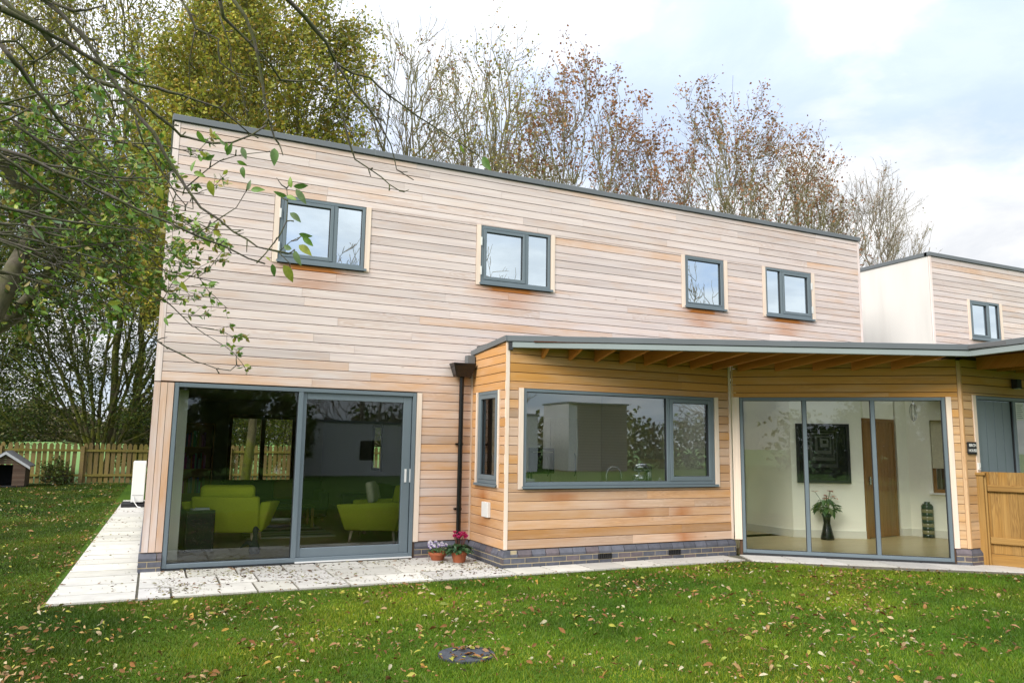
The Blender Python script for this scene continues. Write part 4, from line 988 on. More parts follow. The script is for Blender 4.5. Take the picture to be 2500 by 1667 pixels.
# speaker box
sp_ = thing('floor_speaker', 'black box speaker standing on the floor just inside the fixed patio pane', 'speaker', (.74, 1.30, .1), R(8))
m_ = MB(); m_.box((0, 0, .31), (.42, .40, .60)); m_.build('cabinet', M['black'], sp_, bevel=.012)
m_ = MB(); m_.box((0, -.203, .31), (.36, .006, .54)); m_.build('grille', M['blackmatt'], sp_)
m_ = MB(); m_.box((.0, 0, .006), (.24, .18, .012), R(14), 0, (.8, .8, .75)); m_.box((.03, .02, .016), (.2, .15, .008), R(-8), 0, (.7, .75, .8)); bk = m_.build('magazines', M['cloth']); bk.location = (.76, 1.28, .711 + .002)
tag(bk, 'two white magazines lying on the black speaker', 'magazine')
# figurine (glass bird) by the pane
m_ = MB(); m_.lathe([(.0, 0), (.07, .0), (.085, .06), (.05, .16), (.03, .26), (.045, .33), (.03, .38), (.0, .40)], (0, 0, 0), 16); m_.tube([(0, 0, .35), (.03, -.06, .36), (.05, -.11, .34)], [.025, .012, .003], 8)
m_.tube([(-.02, .0, .12), (-.10, .03, .16), (-.2, .05, .08)], [.06, .035, .005], 8)
fg = m_.build('bird_figurine', M['slate'], smooth=True); fg.location = (1.52, .75, .1); tag(fg, 'dark bird figurine on the floor behind the fixed patio pane', 'figurine')
# magazine rack (steel frame)
m_ = MB()
for x in (0, .34):
    m_.tube([(x, 0, .0), (x, 0, .48), (x, .34, .48), (x, .34, 0)], .009, 6)
m_.tube([(0, 0, .01), (.34, 0, .01)], .009, 6); m_.tube([(0, .34, .01), (.34, .34, .01)], .009, 6); m_.box((.17, .17, .485), (.34, .34, .008))
o = m_.build('side_table', M['steel']); o.location = (.50, 1.78, .1); tag(o, 'small steel-framed side table beside the left armchair', 'side table')
# sofas
def sofa(label, loc, rz, ln=2.0):
    t = thing('sofa', label, 'sofa', loc, rz)
    m_ = MB(); m_.box((0, 0, .25), (ln, .85, .34)); m_.build('seat', M['sofa'], t, bevel=.05, seg=3, autosmooth=True)
    m_ = MB(); m_.box((0, -.36, .58), (ln, .2, .5), rx=R(8)); m_.build('backrest', M['sofa'], t, bevel=.06, seg=3, autosmooth=True)
    for s_ in (-1, 1):
        m_ = MB(); m_.box((s_ * (ln / 2 - .08), .02, .42), (.2, .85, .42)); m_.build('arm', M['sofa'], t, bevel=.05, seg=3, autosmooth=True)
    for sx in (-1, 1):
        for sy in (-.35, .35): m_ = MB(); m_.box((sx * (ln / 2 - .1), sy, .04), (.06, .06, .08)); m_.build('leg', M['oak'], t)
    return t
sofa('long charcoal sofa in the middle of the living room', (2.45, 5.6, .1), R(180), 2.1)
sofa('charcoal sofa against the grey living room wall', (4.02, 3.55, .1), R(90), 1.7)
for i, (x, y, z, mt, rz, lb, rxx) in enumerate(((2.65, 5.62, .74, 'rust', 0, 'rust red cushion on the long charcoal sofa', -14), (2.2, 5.62, .74, 'sofa', 8, 'dark cushion on the long charcoal sofa', -12), (4.14, 3.75, .76, 'creamc', 80, 'patterned pale cushion on the sofa by the grey wall', -12))):
    m_ = MB(); m_.box((0, 0, 0), (.44, .14, .4)); o = m_.build('cushion', M[mt], bevel=.06, seg=3, autosmooth=True); o.location = (x, y, z); o.rotation_euler = (R(rxx), 0, R(rz)); tag(o, lb, 'cushion')
ct = thing('coffee_table', 'dark low coffee table between the armchairs and the sofas', 'table', (2.45, 4.2, .1))
m_ = MB(); m_.box((0, 0, .40), (1.1, .6, .04)); m_.build('tabletop', M['black'], ct, bevel=.006)
for sx in (-.5, .5):
    for sy in (-.25, .25): m_ = MB(); m_.box((sx, sy, .19), (.05, .05, .38)); m_.build('leg', M['oak'], ct)
m_ = MB()
for i in range(12): m_.box((0, -1.0 + i * .18, .0), (1.5, .17, .012), 0, 0, rnd.choice([(.30, .30, .26), (.05, .05, .05), (.22, .24, .12), (.4, .4, .36)]))
o = m_.build('striped_rug', M['cloth']); o.location = (2.35, 3.6, .107); tag(o, 'striped rug of cream, black and olive under the coffee table', 'rug')
# console with lamp at the back left
cb_ = thing('bookcase', 'dark bookcase at the left of the living room', 'bookcase', (.75, 6.2, .1))
m_ = MB()
for q in (((0, 0, 1.0), (.9, .03, 2.0)), ((-.45, -.15, 1.0), (.03, .3, 2.0)), ((.45, -.15, 1.0), (.03, .3, 2.0))): m_.box(*q)
for z in (.05, .55, 1.05, 1.5, 2.0): m_.box((0, -.15, z), (.88, .3, .03))
m_.build('carcass', M['oak'], cb_)
m_ = MB()
for z in (.07, .57, 1.07, 1.52):
    x = -.42
    while x < .3:
        w_ = rnd.uniform(.02, .05); h_ = rnd.uniform(.2, .33); m_.box((x + w_ / 2, -.16, z + h_ / 2), (w_, .2, h_), 0, 0, (rnd.uniform(.05, .5), rnd.uniform(.05, .4), rnd.uniform(.05, .4))); x += w_ + .003
m_.build('books', M['cloth'], cb_)
# mirror on the grey wall
mr = thing('wall_mirror', 'dark framed mirror on the grey living room wall', 'mirror', (4.54, 5.2, 1.65))
m_ = MB()
for q in (((-.01, -.36, 0), (.03, .06, 1.0)), ((-.01, .36, 0), (.03, .06, 1.0)), ((-.01, 0, .47), (.03, .66, .06)), ((-.01, 0, -.47), (.03, .66, .06))): m_.box(*q)
m_.build('frame', M['blackmatt'], mr)
mg, nt_, out_ = new_mat('mirror'); g2 = nt_.nodes.new('ShaderNodeBsdfGlossy'); g2.inputs['Roughness'].default_value = .01; L(nt_, g2.outputs[0], out_.inputs[0]); M['mirror'] = mg
m_ = MB(); m_.box((-.004, 0, 0), (.006, .66, .88)); m_.build('mirror_glass', M['mirror'], mr)

# kitchen ---------------------------------------------------------------
kt = thing('kitchen_worktop', 'pale worktop and cupboards along the kitchen window wall', 'kitchen units', (6.7, -.76, .1))
m_ = MB(); m_.box((0, 0, .95), (3.5, .62, .04)); m_.build('worktop', M['inner_grey'], kt)
m_ = MB(); m_.box((0, 0.02, .46), (3.46, .56, .92)); m_.build('cupboards', M['inner'], kt)
ku = thing('kitchen_tall_units', 'tall cream kitchen units with bow handles along the back wall', 'kitchen units', (6.4, 2.52, .1))
for i in range(5):
    m_ = MB(); m_.box((-1.3 + i * .62, 0, 1.1), (.6, .6, 2.2)); d_ = m_.build('unit_door', M['creamc'], ku, bevel=.006, seg=1)
    m_ = MB(); m_.tube([(-1.3 + i * .62 + .24, -.31, 1.05), (-1.3 + i * .62 + .24, -.35, 1.12), (-1.3 + i * .62 + .24, -.35, 1.42), (-1.3 + i * .62 + .24, -.31, 1.5)], .009, 8); m_.build('handle', M['frame_dark'], d_)
ov = thing('wall_oven', 'black built-in oven in the kitchen units', 'oven', (7.05, 2.19, 1.45)); m_ = MB(); m_.box((0, 0, 0), (.55, .05, .5)); m_.build('door', M['black'], ov); m_ = MB(); m_.tube([(-.22, -.05, .17), (.22, -.05, .17)], .01, 8); m_.build('handle', M['steel'], ov)
m_ = MB(); m_.box((8.86, 1.1, 1.9), (.06, 1.0, .75)); tag(m_.build('window_blind', M['white']), 'white blind on the right wall of the kitchen', 'blind')
# things on the sill side worktop (z .1+.97)
ZT = 1.072
tp = thing('kitchen_tap', 'arched chrome tap behind the middle of the kitchen window', 'tap', (6.72, -.92, ZT))
m_ = MB(); pts = [(-.12, 0, 0), (-.12, 0, .22)] + [(-.12 + .14 * (1 - math.cos(a)), 0, .22 + .14 * math.sin(a)) for a in [R(x) for x in range(15, 181, 15)]] + [(.16, 0, .12)]
m_.tube(pts, .014, 10); m_.build('spout', M['steel'], tp, autosmooth=True); m_ = MB(); m_.tube([(-.12, 0, .06), (-.17, -.04, .1)], .007, 8); m_.build('lever', M['steel'], tp)
mx_ = thing('stand_mixer', 'silver kitchen stand mixer with steel bowl at the right of the kitchen window', 'mixer', (7.33, -.85, ZT), R(0))
m_ = MB(); m_.box((0, 0, .02), (.34, .2, .04)); m_.box((.12, 0, .15), (.09, .11, .26)); m_.build('base', M['steel'], mx_, bevel=.02, seg=3, autosmooth=True)
m_ = MB(); m_.tube([(.16, 0, .33), (.06, 0, .345), (-.08, 0, .34), (-.16, 0, .33)], [.05, .07, .068, .045], 16); m_.build('head', M['steel'], mx_, smooth=True)
m_ = MB(); m_.lathe([(.05, .05), (.09, .08), (.11, .15), (.115, .22), (.11, .22), (.10, .15), (.0, .06)], (-.06, 0, 0), 20); m_.build('bowl', M['steel'], mx_, smooth=True)
m_ = MB(); m_.tube([(-.06, 0, .29), (-.06, 0, .14)], [.012, .02], 8); m_.build('whisk', M['steel'], mx_)
m_ = MB(); m_.lathe([(0, 0), (.07, 0), (.085, .05), (.07, .12), (.03, .15), (0, .15)], (0, 0, 0), 18); m_.tube([(-.05, 0, .13), (-.05, 0, .2), (.05, 0, .2), (.05, 0, .13)], .008, 8)
kt2 = m_.build('kettle', M['steel'], smooth=True); kt2.location = (8.0, -.80, ZT); tag(kt2, 'small steel kettle behind the narrow kitchen casement', 'kettle')
m_ = MB(); m_.box((0, 0, .05), (.22, .14, .10)); m_.tube([(-.05, 0, .1), (0, 0, .17), (.05, 0, .1)], .01, 8); o = m_.build('radio', M['white'], bevel=.01); o.location = (7.72, -.80, ZT); tag(o, 'small white box with dark knob on the worktop left of the kettle', 'radio')
m_ = MB(); m_.lathe([(.035, 0), (.04, .01), (.04, .10), (.036, .105), (.036, .015), (0, .012)], (0, 0, 0), 16); o = m_.build('mug', M['white'], smooth=True); o.location = (6.25, -.95, ZT); tag(o, 'pale mug beside the kitchen tap', 'mug')
kr = thing('knife_rack', 'row of dark utensils with white rack at the left end of the kitchen window', 'utensil rack', (5.15, -.85, ZT))
m_ = MB(); m_.box((.08, 0, .09), (.20, .10, .18), ry=R(6)); m_.build('rack', M['white'], kr, bevel=.008)
for i in range(5): m_ = MB(); m_.tube([(.0 + .05 * i, .10, .0), (.0 + .05 * i, .10, .26 + .03 * (i % 2))], [.012, .02], 8); m_.build('utensil', M['blackmatt'], kr)

# hall ---------------------------------------------------------------
px, py = H2.p(.56, 0, 0)[:2]
art = thing('framed_picture', 'large black framed picture of nested grey rectangles on the cream hall wall', 'picture', (0, 0, 0))
m_ = MB()
A0, A1, B0, B1 = .10, 1.08, 1.12, 2.24
for q in ((A0, A0 + .05, B0, B1), (A1 - .05, A1, B0, B1), (A0 + .05, A1 - .05, B1 - .05, B1), (A0 + .05, A1 - .05, B0, B0 + .05)): H2.box(m_, *q, .0, .045)
m_.build('frame', M['blackmatt'], art)
m_ = MB(); c_ = [(.02, .02, .022), (.13, .13, .13), (.03, .03, .03), (.20, .19, .18), (.035, .035, .035), (.26, .26, .24), (.03, .03, .03), (.36, .36, .34), (.03, .03, .03)]
cu0, cz0 = (A0 + A1) / 2 - .04, (B0 + B1) / 2 + .07
for i, cc in enumerate(c_):
    if i == 0: H2.box(m_, A0 + .05, A1 - .05, B0 + .05, B1 - .05, .002, .010, 0, cc)
    else:
        hw_, hh_ = .34 - .038 * i, .40 - .046 * i
        H2.box(m_, cu0 - hw_ + .010 * i, cu0 + hw_ + .010 * i, cz0 - hh_ + .018 * i, cz0 + hh_ + .018 * i, .010, .010 + .0012 * i, 0, cc)
m_.build('print', M['cloth'], art)
m_ = MB(); m_.add([H2.p(A0 + .05, B0 + .05, .03), H2.p(A1 - .05, B0 + .05, .03), H2.p(A1 - .05, B1 - .05, .03), H2.p(A0 + .05, B1 - .05, .03)], [(0, 1, 2, 3)]); m_.build('picture_glass', M['glass_art'], art)

def leafcard(C0, ax, nrm, ln, wd, bend=.25, st=5):
    """pointed leaf, st stations long, 3 across; returns verts, quads"""
    ax = ax.normalized(); sd_ = ax.cross(nrm).normalized(); nrm = sd_.cross(ax)
    vs = []; fs = []
    for i in range(st + 1):
        t = i / st; w_ = wd * (math.sin(math.pi * t ** .8) ** .9 if 0 < t < 1 else .02) / 2
        c_ = C0 + ax * (ln * t) - nrm * (bend * ln * t * t)
        vs += [c_ - sd_ * w_ + nrm * w_ * .35, c_, c_ + sd_ * w_ + nrm * w_ * .35]
    for i in range(st):
        for k in range(2): q = i * 3 + k; fs.append((q, q + 1, q + 4, q + 3))
    return vs, fs
def randdir(zlo=-.2, zhi=1.0):
    a = rnd.uniform(0, 2 * math.pi); z = rnd.uniform(zlo, zhi); r_ = math.sqrt(max(0, 1 - min(1, z * z)))
    return Vector((math.cos(a) * r_, math.sin(a) * r_, z)).normalized()
def bouquet(m_, c, n, hgt, spread, lmin, lmax, cols, wr=.55):
    for i in range(n):
        a = rnd.uniform(0, 6.283); rr = spread * math.sqrt(rnd.random()); h_ = hgt * (1 - .5 * (rr / spread) ** 2) * rnd.uniform(.45, 1)
        p_ = Vector((c[0] + rr * math.cos(a), c[1] + rr * math.sin(a), c[2] + h_))
        ax = Vector((math.cos(a), math.sin(a), rnd.uniform(-.7, .4))); ln = rnd.uniform(lmin, lmax)
        v_, f_ = leafcard(p_, ax, Vector((0, 0, 1)), ln, ln * wr, rnd.uniform(.1, .6)); m_.add(v_, f_, 0, rnd.choice(cols))
vz = thing('flower_vase', 'dark flared vase of broad green leaves and pink blooms on the hall floor', 'vase', (11.48, -.80, .1))
m_ = MB(); m_.lathe([(0, 0), (.115, 0), (.12, .03), (.085, .18), (.06, .30), (.07, .40), (.095, .47), (.09, .47), (.06, .40), (.05, .3), (0, .28)], (0, 0, 0), 24); m_.build('vase', M['black'], vz, smooth=True)
m_ = MB(); bouquet(m_, (0, 0, .42), 60, .34, .17, .10, .19, [(.05, .12, .02), (.03, .08, .015), (.07, .15, .03), (.10, .14, .03)]); m_.build('leaves', M['leaf_fg'], vz)
m_ = MB()
for i in range(9):
    a = rnd.uniform(0, 6.28); rr = rnd.uniform(.08, .28); p_ = Vector((rr * math.cos(a), rr * math.sin(a), .80 + rnd.uniform(-.15, .16)))
    m_.tube([(0, 0, .45), (p_.x * .6, p_.y * .6, .75), p_], .004, 5, 0, (.08, .12, .03))
    for k in range(3): v_, f_ = leafcard(p_, randdir(0, .6), Vector((0, 0, 1)), .075, .05, .3); m_.add(v_, f_, 0, rnd.choice([(.5, .16, .12), (.55, .3, .2), (.4, .1, .1)]))
m_.build('blooms', M['leaf_fg'], vz)
tv = thing('cylinder_vase', 'tall cylindrical floor vase with dark and gold bands', 'vase', (13.72, -1.20, .1)); tv.scale = (.82, .82, .72)
m_ = MB(); z = 0; prof = []
for i in range(9):
    cc = (.02, .035, .03) if i % 2 == 0 else (.22, .20, .11)
    m_.lathe([(.125, z), (.13, z + .008), (.13, z + .085), (.125, z + .092)], (0, 0, 0), 28, 0, cc); z += .093
m_.lathe([(.125, z), (.09, z + .05), (.06, z + .06), (.065, z + .10), (.05, z + .10), (.045, z)], (0, 0, 0), 28, 0, (.02, .03, .03)); m_.build('body', M['gloss'], tv, smooth=True)
c_ = H4.p(.95, 0, .02); m_ = MB(); m_.lathe([(0, 0), (.06, 0), (.07, .02), (.07, .20), (.05, .22), (0, .22)], (0, 0, 0), 16, 0, (.02, .02, .02)); o = m_.build('storage_jar', M['gloss'], smooth=True); o.location = (c_[0], c_[1], .951); tag(o, 'black jar standing on the hall window sill', 'jar')
pl = thing('pendant_light', 'slim looped pendant light hanging from the hall ceiling', 'pendant light', (12.75, -1.75, 2.3))
m_ = MB(); m_.tube([(0, 0, .72), (0, 0, .32)], .004, 6); m_.build('cable', M['frame_dark'], pl)
m_ = MB()
for a in (0, 1.05, 2.1): m_.tube([(.06 * math.cos(a) * math.cos(t) , .06 * math.sin(a) * math.cos(t), .16 + .17 * math.sin(t)) for t in [x * .5236 for x in range(13)]], .005, 6)
m_.build('wire_shade', M['steel'], pl)

# pots ---------------------------------------------------------------
def pot(label, loc, r0, r1, h_, plantf, group=None):
    t = thing('plant_pot', label, 'plant pot', loc)
    m_ = MB(); m_.lathe([(0, 0), (r0, 0), (r1 * .95, h_ - .04), (r1 * 1.02, h_ - .038), (r1 * 1.04, h_), (r1 * .94, h_), (r1 * .9, h_ - .03), (0, h_ - .03)], (0, 0, 0), 28); m_.build('pot', M['terracotta'], t, autosmooth=True)
    m_ = MB(); m_.lathe([(r1 * .9, h_ - .025), (0, h_ - .02)], (0, 0, 0), 20); m_.build('soil', M['soil'], t)
    plantf(t, h_); return t
def viola(t, h_):
    m_ = MB(); bouquet(m_, (0, 0, h_ - .02), 150, .11, .135, .025, .045, [(.06, .14, .03), (.04, .10, .02), (.12, .20, .05)], .6); m_.build('leaves', M['leaf_fg'], t)
    m_ = MB()
    for i in range(34):
        a = rnd.uniform(0, 6.28); rr = .15 * math.sqrt(rnd.random()); c_ = Vector((rr * math.cos(a), rr * math.sin(a), h_ + .05 + rnd.uniform(0, .09)))
        nn = Vector((math.cos(a) * .4, -1, .5))
        m_.tube([(0, 0, h_ - .02), c_], .0015, 4, 0, (.06, .12, .03))
        for k in range(5):
            an = k * 1.257; ax = Vector((math.cos(an), .1, math.sin(an))); v_, f_ = leafcard(c_, ax, nn, .022, .02, 0, 3); m_.add(v_, f_, 0, (.75, .72, .78) if k < 3 else (.28, .18, .5))
    m_.build('flowers', M['leaf_fg'], t)
def cyclamen(t, h_):
    m_ = MB(); bouquet(m_, (0, 0, h_ - .05), 110, .17, .17, .055, .09, [(.03, .09, .035), (.02, .06, .02), (.06, .13, .05), (.03, .10, .03)], .85); m_.build('leaves', M['leaf_fg'], t)
    m_ = MB()
    for i in range(17):
        a = rnd.uniform(0, 6.28); rr = .11 * math.sqrt(rnd.random()); c_ = Vector((rr * math.cos(a), rr * math.sin(a), h_ + .17 + rnd.uniform(0, .09)))
        m_.tube([(c_.x * .3, c_.y * .3, h_), c_], .003, 5, 0, (.2, .08, .06)); m_.tube([(0, 0, h_ - .02), (c_.x * .3, c_.y * .3, h_)], .004, 5, 0, (.05, .08, .03))
        for k in range(6):
            an = k * 1.047 + rnd.random(); ax = Vector((math.cos(an) * .5, math.sin(an) * .5, 1)); v_, f_ = leafcard(c_, ax, Vector((math.cos(an), math.sin(an), 0)), .05, .035, -.2, 4); m_.add(v_, f_, 0, rnd.choice([(.55, .03, .16), (.65, .06, .25), (.5, .02, .1)]))
    m_.build('flowers', M['leaf_fg'], t)
pot('wide shallow terracotta pot of small white and violet violas', (4.02, -.30, .03), .085, .135, .12, viola)
pot('taller terracotta pot of bright pink cyclamen', (4.25, -.60, .03), .085, .12, .155, cyclamen)

# heat pump ---------------------------------------------------------------
hp = thing('heat_pump', 'white heat pump cabinet beside the left end wall of the house', 'heat pump', (-.22, 11.2, 0))
m_ = MB(); m_.box((0, 0, .67), (.30, .86, 1.04)); m_.build('cabinet', M['white'], hp, bevel=.015)
m_ = MB(); m_.box((-.05, 0, .07), (.62, 1.0, .10)); m_.build('base', M['blackmatt'], hp)
m_ = MB(); m_.box((0, -.433, .33), (.26, .006, .006)); m_.build('seam', M['frame_dark'], hp)
m_ = MB(); m_.tube([(-.10, -.44, .30), (-.06, -.50, .16), (.02, -.54, .05), (.10, -.58, .035)], .012, 8); m_.build('cable', M['white'], hp)
# kennel ---------------------------------------------------------------
kn = thing('dog_kennel', 'weathered wooden dog kennel with pitched felt roof on the lawn by the picket fence', 'kennel', (-4.62, 20.85, 0))
m_ = MB(); W0 = Wall((-.62, 0), (1, 0), 1.24)
zt = lambda u: .80 + .42 * (1 - abs(u - .62) / .62)
for i in range(14):
    za = .07 + i * .085; zb = za + .08
    br = rnd.uniform(.3, .8)
    if za > zt(.62): break
    uu = 0.0 if zb <= .80 else min(.62, .62 * (zb - .80) / .42)
    ivs = [(uu, 1.24 - uu)] if za > .80 else [(0, .26), (.86, 1.24)]
    for a, b in ivs:
        if b - a > .03: W0.box(m_, a, b, za, zb, 0, .02 + .002 * (i % 2), 0, (br, .6, 0))
for s_, x in ((-1, -.62), (1, .60)):
    for i in range(9): m_.box((x + .01, .6, .11 + i * .085), (.02, 1.2, .08), 0, 0, (rnd.uniform(.3, .7), .4, 0))
m_.build('wall', M['kennelwood'], kn)
m_ = MB()
for s_ in (-1, 1):
    m_.add([(0, -.12, 1.30), (s_ * .76, -.12, .77), (s_ * .76, 1.3, .77), (0, 1.3, 1.30), (0, -.12, 1.26), (s_ * .76, -.12, .73), (s_ * .76, 1.3, .73), (0, 1.3, 1.26)], [(0, 1, 2, 3), (7, 6, 5, 4), (0, 4, 5, 1), (2, 6, 7, 3), (1, 5, 6, 2)])
m_.build('roof', M['roofing'], kn)
m_ = MB()
for s_ in (-1, 1): m_.add([(0, -.125, 1.27), (s_ * .77, -.125, .74), (s_ * .77, -.145, .74), (0, -.145, 1.27), (0, -.125, 1.17), (s_ * .77, -.125, .65), (s_ * .77, -.145, .65), (0, -.145, 1.17)], [(0, 1, 2, 3), (7, 6, 5, 4), (0, 4, 5, 1), (2, 6, 7, 3), (1, 5, 6, 2), (0, 3, 7, 4)], 0, (.9, 0, 0))
m_.build('bargeboard', M['inner_grey'], kn)
m_ = MB(); m_.box((0, .6, .05), (1.22, 1.2, .04)); m_.box((0, 1.2, .4), (1.2, .03, .75)); m_.build('floor', M['blackmatt'], kn)
# picket fence ---------------------------------------------------------------
pf = thing('picket_fence', 'weathered wooden picket fence along the back of the lawn', 'fence', (0, 23.4, 0))
for bay in range(-5, 6):
    x0 = -2.45 + bay * 2.75
    m_ = MB(); m_.box((x0, -.06, .75), (.14, .12, 1.42), 0, 0, (rnd.uniform(.55, .8), .1, 0)); m_.build('post', M['picket'], pf)
    for z in (.33, 1.30):
        m_ = MB(); m_.box((x0 + 1.375, -.03, z), (2.60, .05, .09), 0, 0, (rnd.uniform(.5, .65), .75, 0)); m_.build('rail', M['picket'], pf)
    m_ = MB(); x = x0 + .1
    while x < x0 + 2.66:
        h_ = 1.60 + rnd.uniform(-.02, .02); w_ = .145; ln_ = rnd.gauss(0, .008)
        pr = [(-w_ / 2, .03), (w_ / 2, .03), (w_ / 2, h_ - .10), (w_ * .32, h_ - .03), (0, h_), (-w_ * .32, h_ - .03), (-w_ / 2, h_ - .10)]
        vs = [(x + a + ln_ * z, yy, z) for yy in (.0, .022) for a, z in pr]; o_ = rnd.random() * 30
        gg = [(o_ + z, x + a, o_) for yy in (0, 1) for a, z in pr]
        m_.add(vs, [tuple(range(7)), tuple(range(7, 14))[::-1]] + [(i, i + 7, (i + 1) % 7 + 7, (i + 1) % 7) for i in range(7)], 0, (rnd.uniform(.3, .75), rnd.uniform(0, .6), 0), gg)
        x += .197
    m_.build('picket_panel', M['picket'], pf)
# close-board fence at right ---------------------------------------------------------------
WQ = Wall((11.70, -3.20), (.4, -.917), 3.4)
bf = thing('board_fence', 'honey-brown close-board garden fence running forward from the entrance corner', 'fence', (0, 0, 0))
m_ = MB(); u = 0.0
while u < 3.4:
    WQ.box(m_, u, u + .118, .20, 1.44, -.03, -.012 + .006 * (int(u * 10) % 2), 0, (rnd.uniform(.35, .7), rnd.uniform(.2, .7), 0), True); u += .12
m_.build('board_panel', M['fence'], bf)
m_ = MB(); WQ.box(m_, 0, 3.4, .01, .195, -.03, .005, 0, (.5, .6, 0)); m_.build('gravel_board', M['fence'], bf)
for u in (.36, 2.3):
    m_ = MB(); WQ.box(m_, u - .055, u + .055, 0, 1.39, -.02, .085, 0, (.5, .45, 0), True); WQ.box(m_, u - .085, u + .085, 1.385, 1.43, -.03, .11, 0, (.45, .6, 0)); WQ.box(m_, u + .056, u + .085, 0, 1.38, -.01, .05, 0, (.65, .3, 0), True)
    m_.build('post', M['fence'], bf, bevel=.006, seg=1)
for z in (.40, 1.19):
    for a, b in ((.0, .30), (.45, 2.24), (2.39, 3.4)):
        m_ = MB(); WQ.box(m_, a, b, z - .05, z + .05, -.01, .045, 0, (.55, .4, 0)); m_.build('rail', M['fence'], bf, bevel=.01, seg=1)
# drain cover
dc = thing('drain_cover', 'round slate-grey drain cover sunk in the lawn, strewn with leaves', 'drain cover', (2.53, -5.2, 0))
m_ = MB(); m_.lathe([(.235, .0), (.235, .020), (.0, .023)], (0, 0, 0), 36); m_.build('lid', M['slate'], dc)

# ------------------------------------------------------------------ vegetation
def polyline(P0, D, Ln, K, curve=0.2, wob=0.06, rng=NR):
    n = len(P0); s_ = np.linspace(0, 1, K)[None, :, None]; Lc = Ln[:, None, None]
    up_ = np.array([0, 0, 1.0])[None, None, :]
    W_ = np.cumsum(rng.normal(0, wob / math.sqrt(K), (n, K, 3)), 1); W_ -= W_[:, :1]
    return P0[:, None, :] + (D[:, None, :] * s_ + up_ * curve * s_ ** 2 + W_ * s_ ** .5) * Lc
def children(PL, Ln, m, smin, smax, ang, lenf, upb, rng=NR, fall=.7):
    n, K, _ = PL.shape
    s_ = rng.uniform(smin, smax, (n, m)); f = s_ * (K - 1); i = np.minimum(f.astype(int), K - 2); t = (f - i)[..., None]
    idx = np.arange(n)[:, None]; A = PL[idx, i]; B_ = PL[idx, i + 1]
    P0 = (A * (1 - t) + B_ * t).reshape(-1, 3); T = (B_ - A); T /= np.linalg.norm(T, axis=2, keepdims=True) + 1e-9; T = T.reshape(-1, 3)
    R_ = rng.normal(0, 1, T.shape); R_ -= (R_ * T).sum(1, keepdims=True) * T; R_ /= np.linalg.norm(R_, axis=1, keepdims=True)
    a = np.radians(rng.normal(ang, 10, len(T)))[:, None]
    D = T * np.cos(a) + R_ * np.sin(a) + np.array([0, 0, upb]); D /= np.linalg.norm(D, axis=1, keepdims=True)
    Lc = np.repeat(Ln, m) * lenf * rng.uniform(.5, 1.15, len(P0)) * (.55 + fall - fall * s_.reshape(-1))
    return P0, D, Lc
def tubes(PL, r0, r1, S):
    n, K, _ = PL.shape
    T = PL[:, -1] - PL[:, 0]; T /= np.linalg.norm(T, axis=1, keepdims=True) + 1e-9
    a = np.cross(T, np.array([.3, .2, 1.0])); a /= np.linalg.norm(a, axis=1, keepdims=True) + 1e-9; b = np.cross(T, a)
    w_ = 2 * np.pi * np.arange(S) / S
    ring = a[:, None, :] * np.cos(w_)[None, :, None] + b[:, None, :] * np.sin(w_)[None, :, None]
    s_ = np.linspace(0, 1, K)
    r0 = np.broadcast_to(r0, (n,)); r1 = np.broadcast_to(r1, (n,))
    rr = r0[:, None] * (1 - s_) + r1[:, None] * s_
    V = PL[:, :, None, :] + ring[:, None, :, :] * rr[:, :, None, None]
    base = (np.arange(n)[:, None, None] * K + np.arange(K - 1)[None, :, None]) * S
    k = np.arange(S)[None, None, :]; k2 = (k + 1) % S
    F = np.stack([base + k, base + k2, base + S + k2, base + S + k], -1).reshape(-1, 4)
    return V.reshape(-1, 3), F
def merge(parts):
    Vs, Fs, o = [], [], 0
    for V, F in parts: Vs.append(V); Fs.append(F + o); o += len(V)
    return np.concatenate(Vs), np.concatenate(Fs)
def leafmesh(name, P_, size, cols, mat, parent, rng=NR, aspect=.6, droop=0.0, jit=.25):
    n = len(P_)
    ax = rng.normal(0, 1, (n, 3)); ax[:, 2] = ax[:, 2] * .6 - droop; ax /= np.linalg.norm(ax, axis=1, keepdims=True)
    q = rng.normal(0, 1, (n, 3)); sd_ = np.cross(ax, q); sd_ /= np.linalg.norm(sd_, axis=1, keepdims=True); nn = np.cross(sd_, ax)
    sz = size * rng.uniform(.6, 1.4, (n, 1)); w_ = sz * aspect * .5
    V = np.stack([P_, P_ + ax * sz * .5 + sd_ * w_ + nn * w_ * .3, P_ + ax * sz, P_ + ax * sz * .5 - sd_ * w_ + nn * w_ * .3], 1).reshape(-1, 3)
    F = np.arange(4 * n).reshape(n, 4)
    cols = np.array(cols); c_ = cols[rng.integers(0, len(cols), n)] * rng.uniform(1 - jit, 1 + jit, (n, 1))
    # light and dark clumps
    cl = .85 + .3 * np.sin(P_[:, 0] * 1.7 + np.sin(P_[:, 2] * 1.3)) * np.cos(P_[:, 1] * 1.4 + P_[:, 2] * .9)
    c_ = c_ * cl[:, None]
    return npmesh(name, V, F, mat, parent, np.repeat(c_, 4, 0))

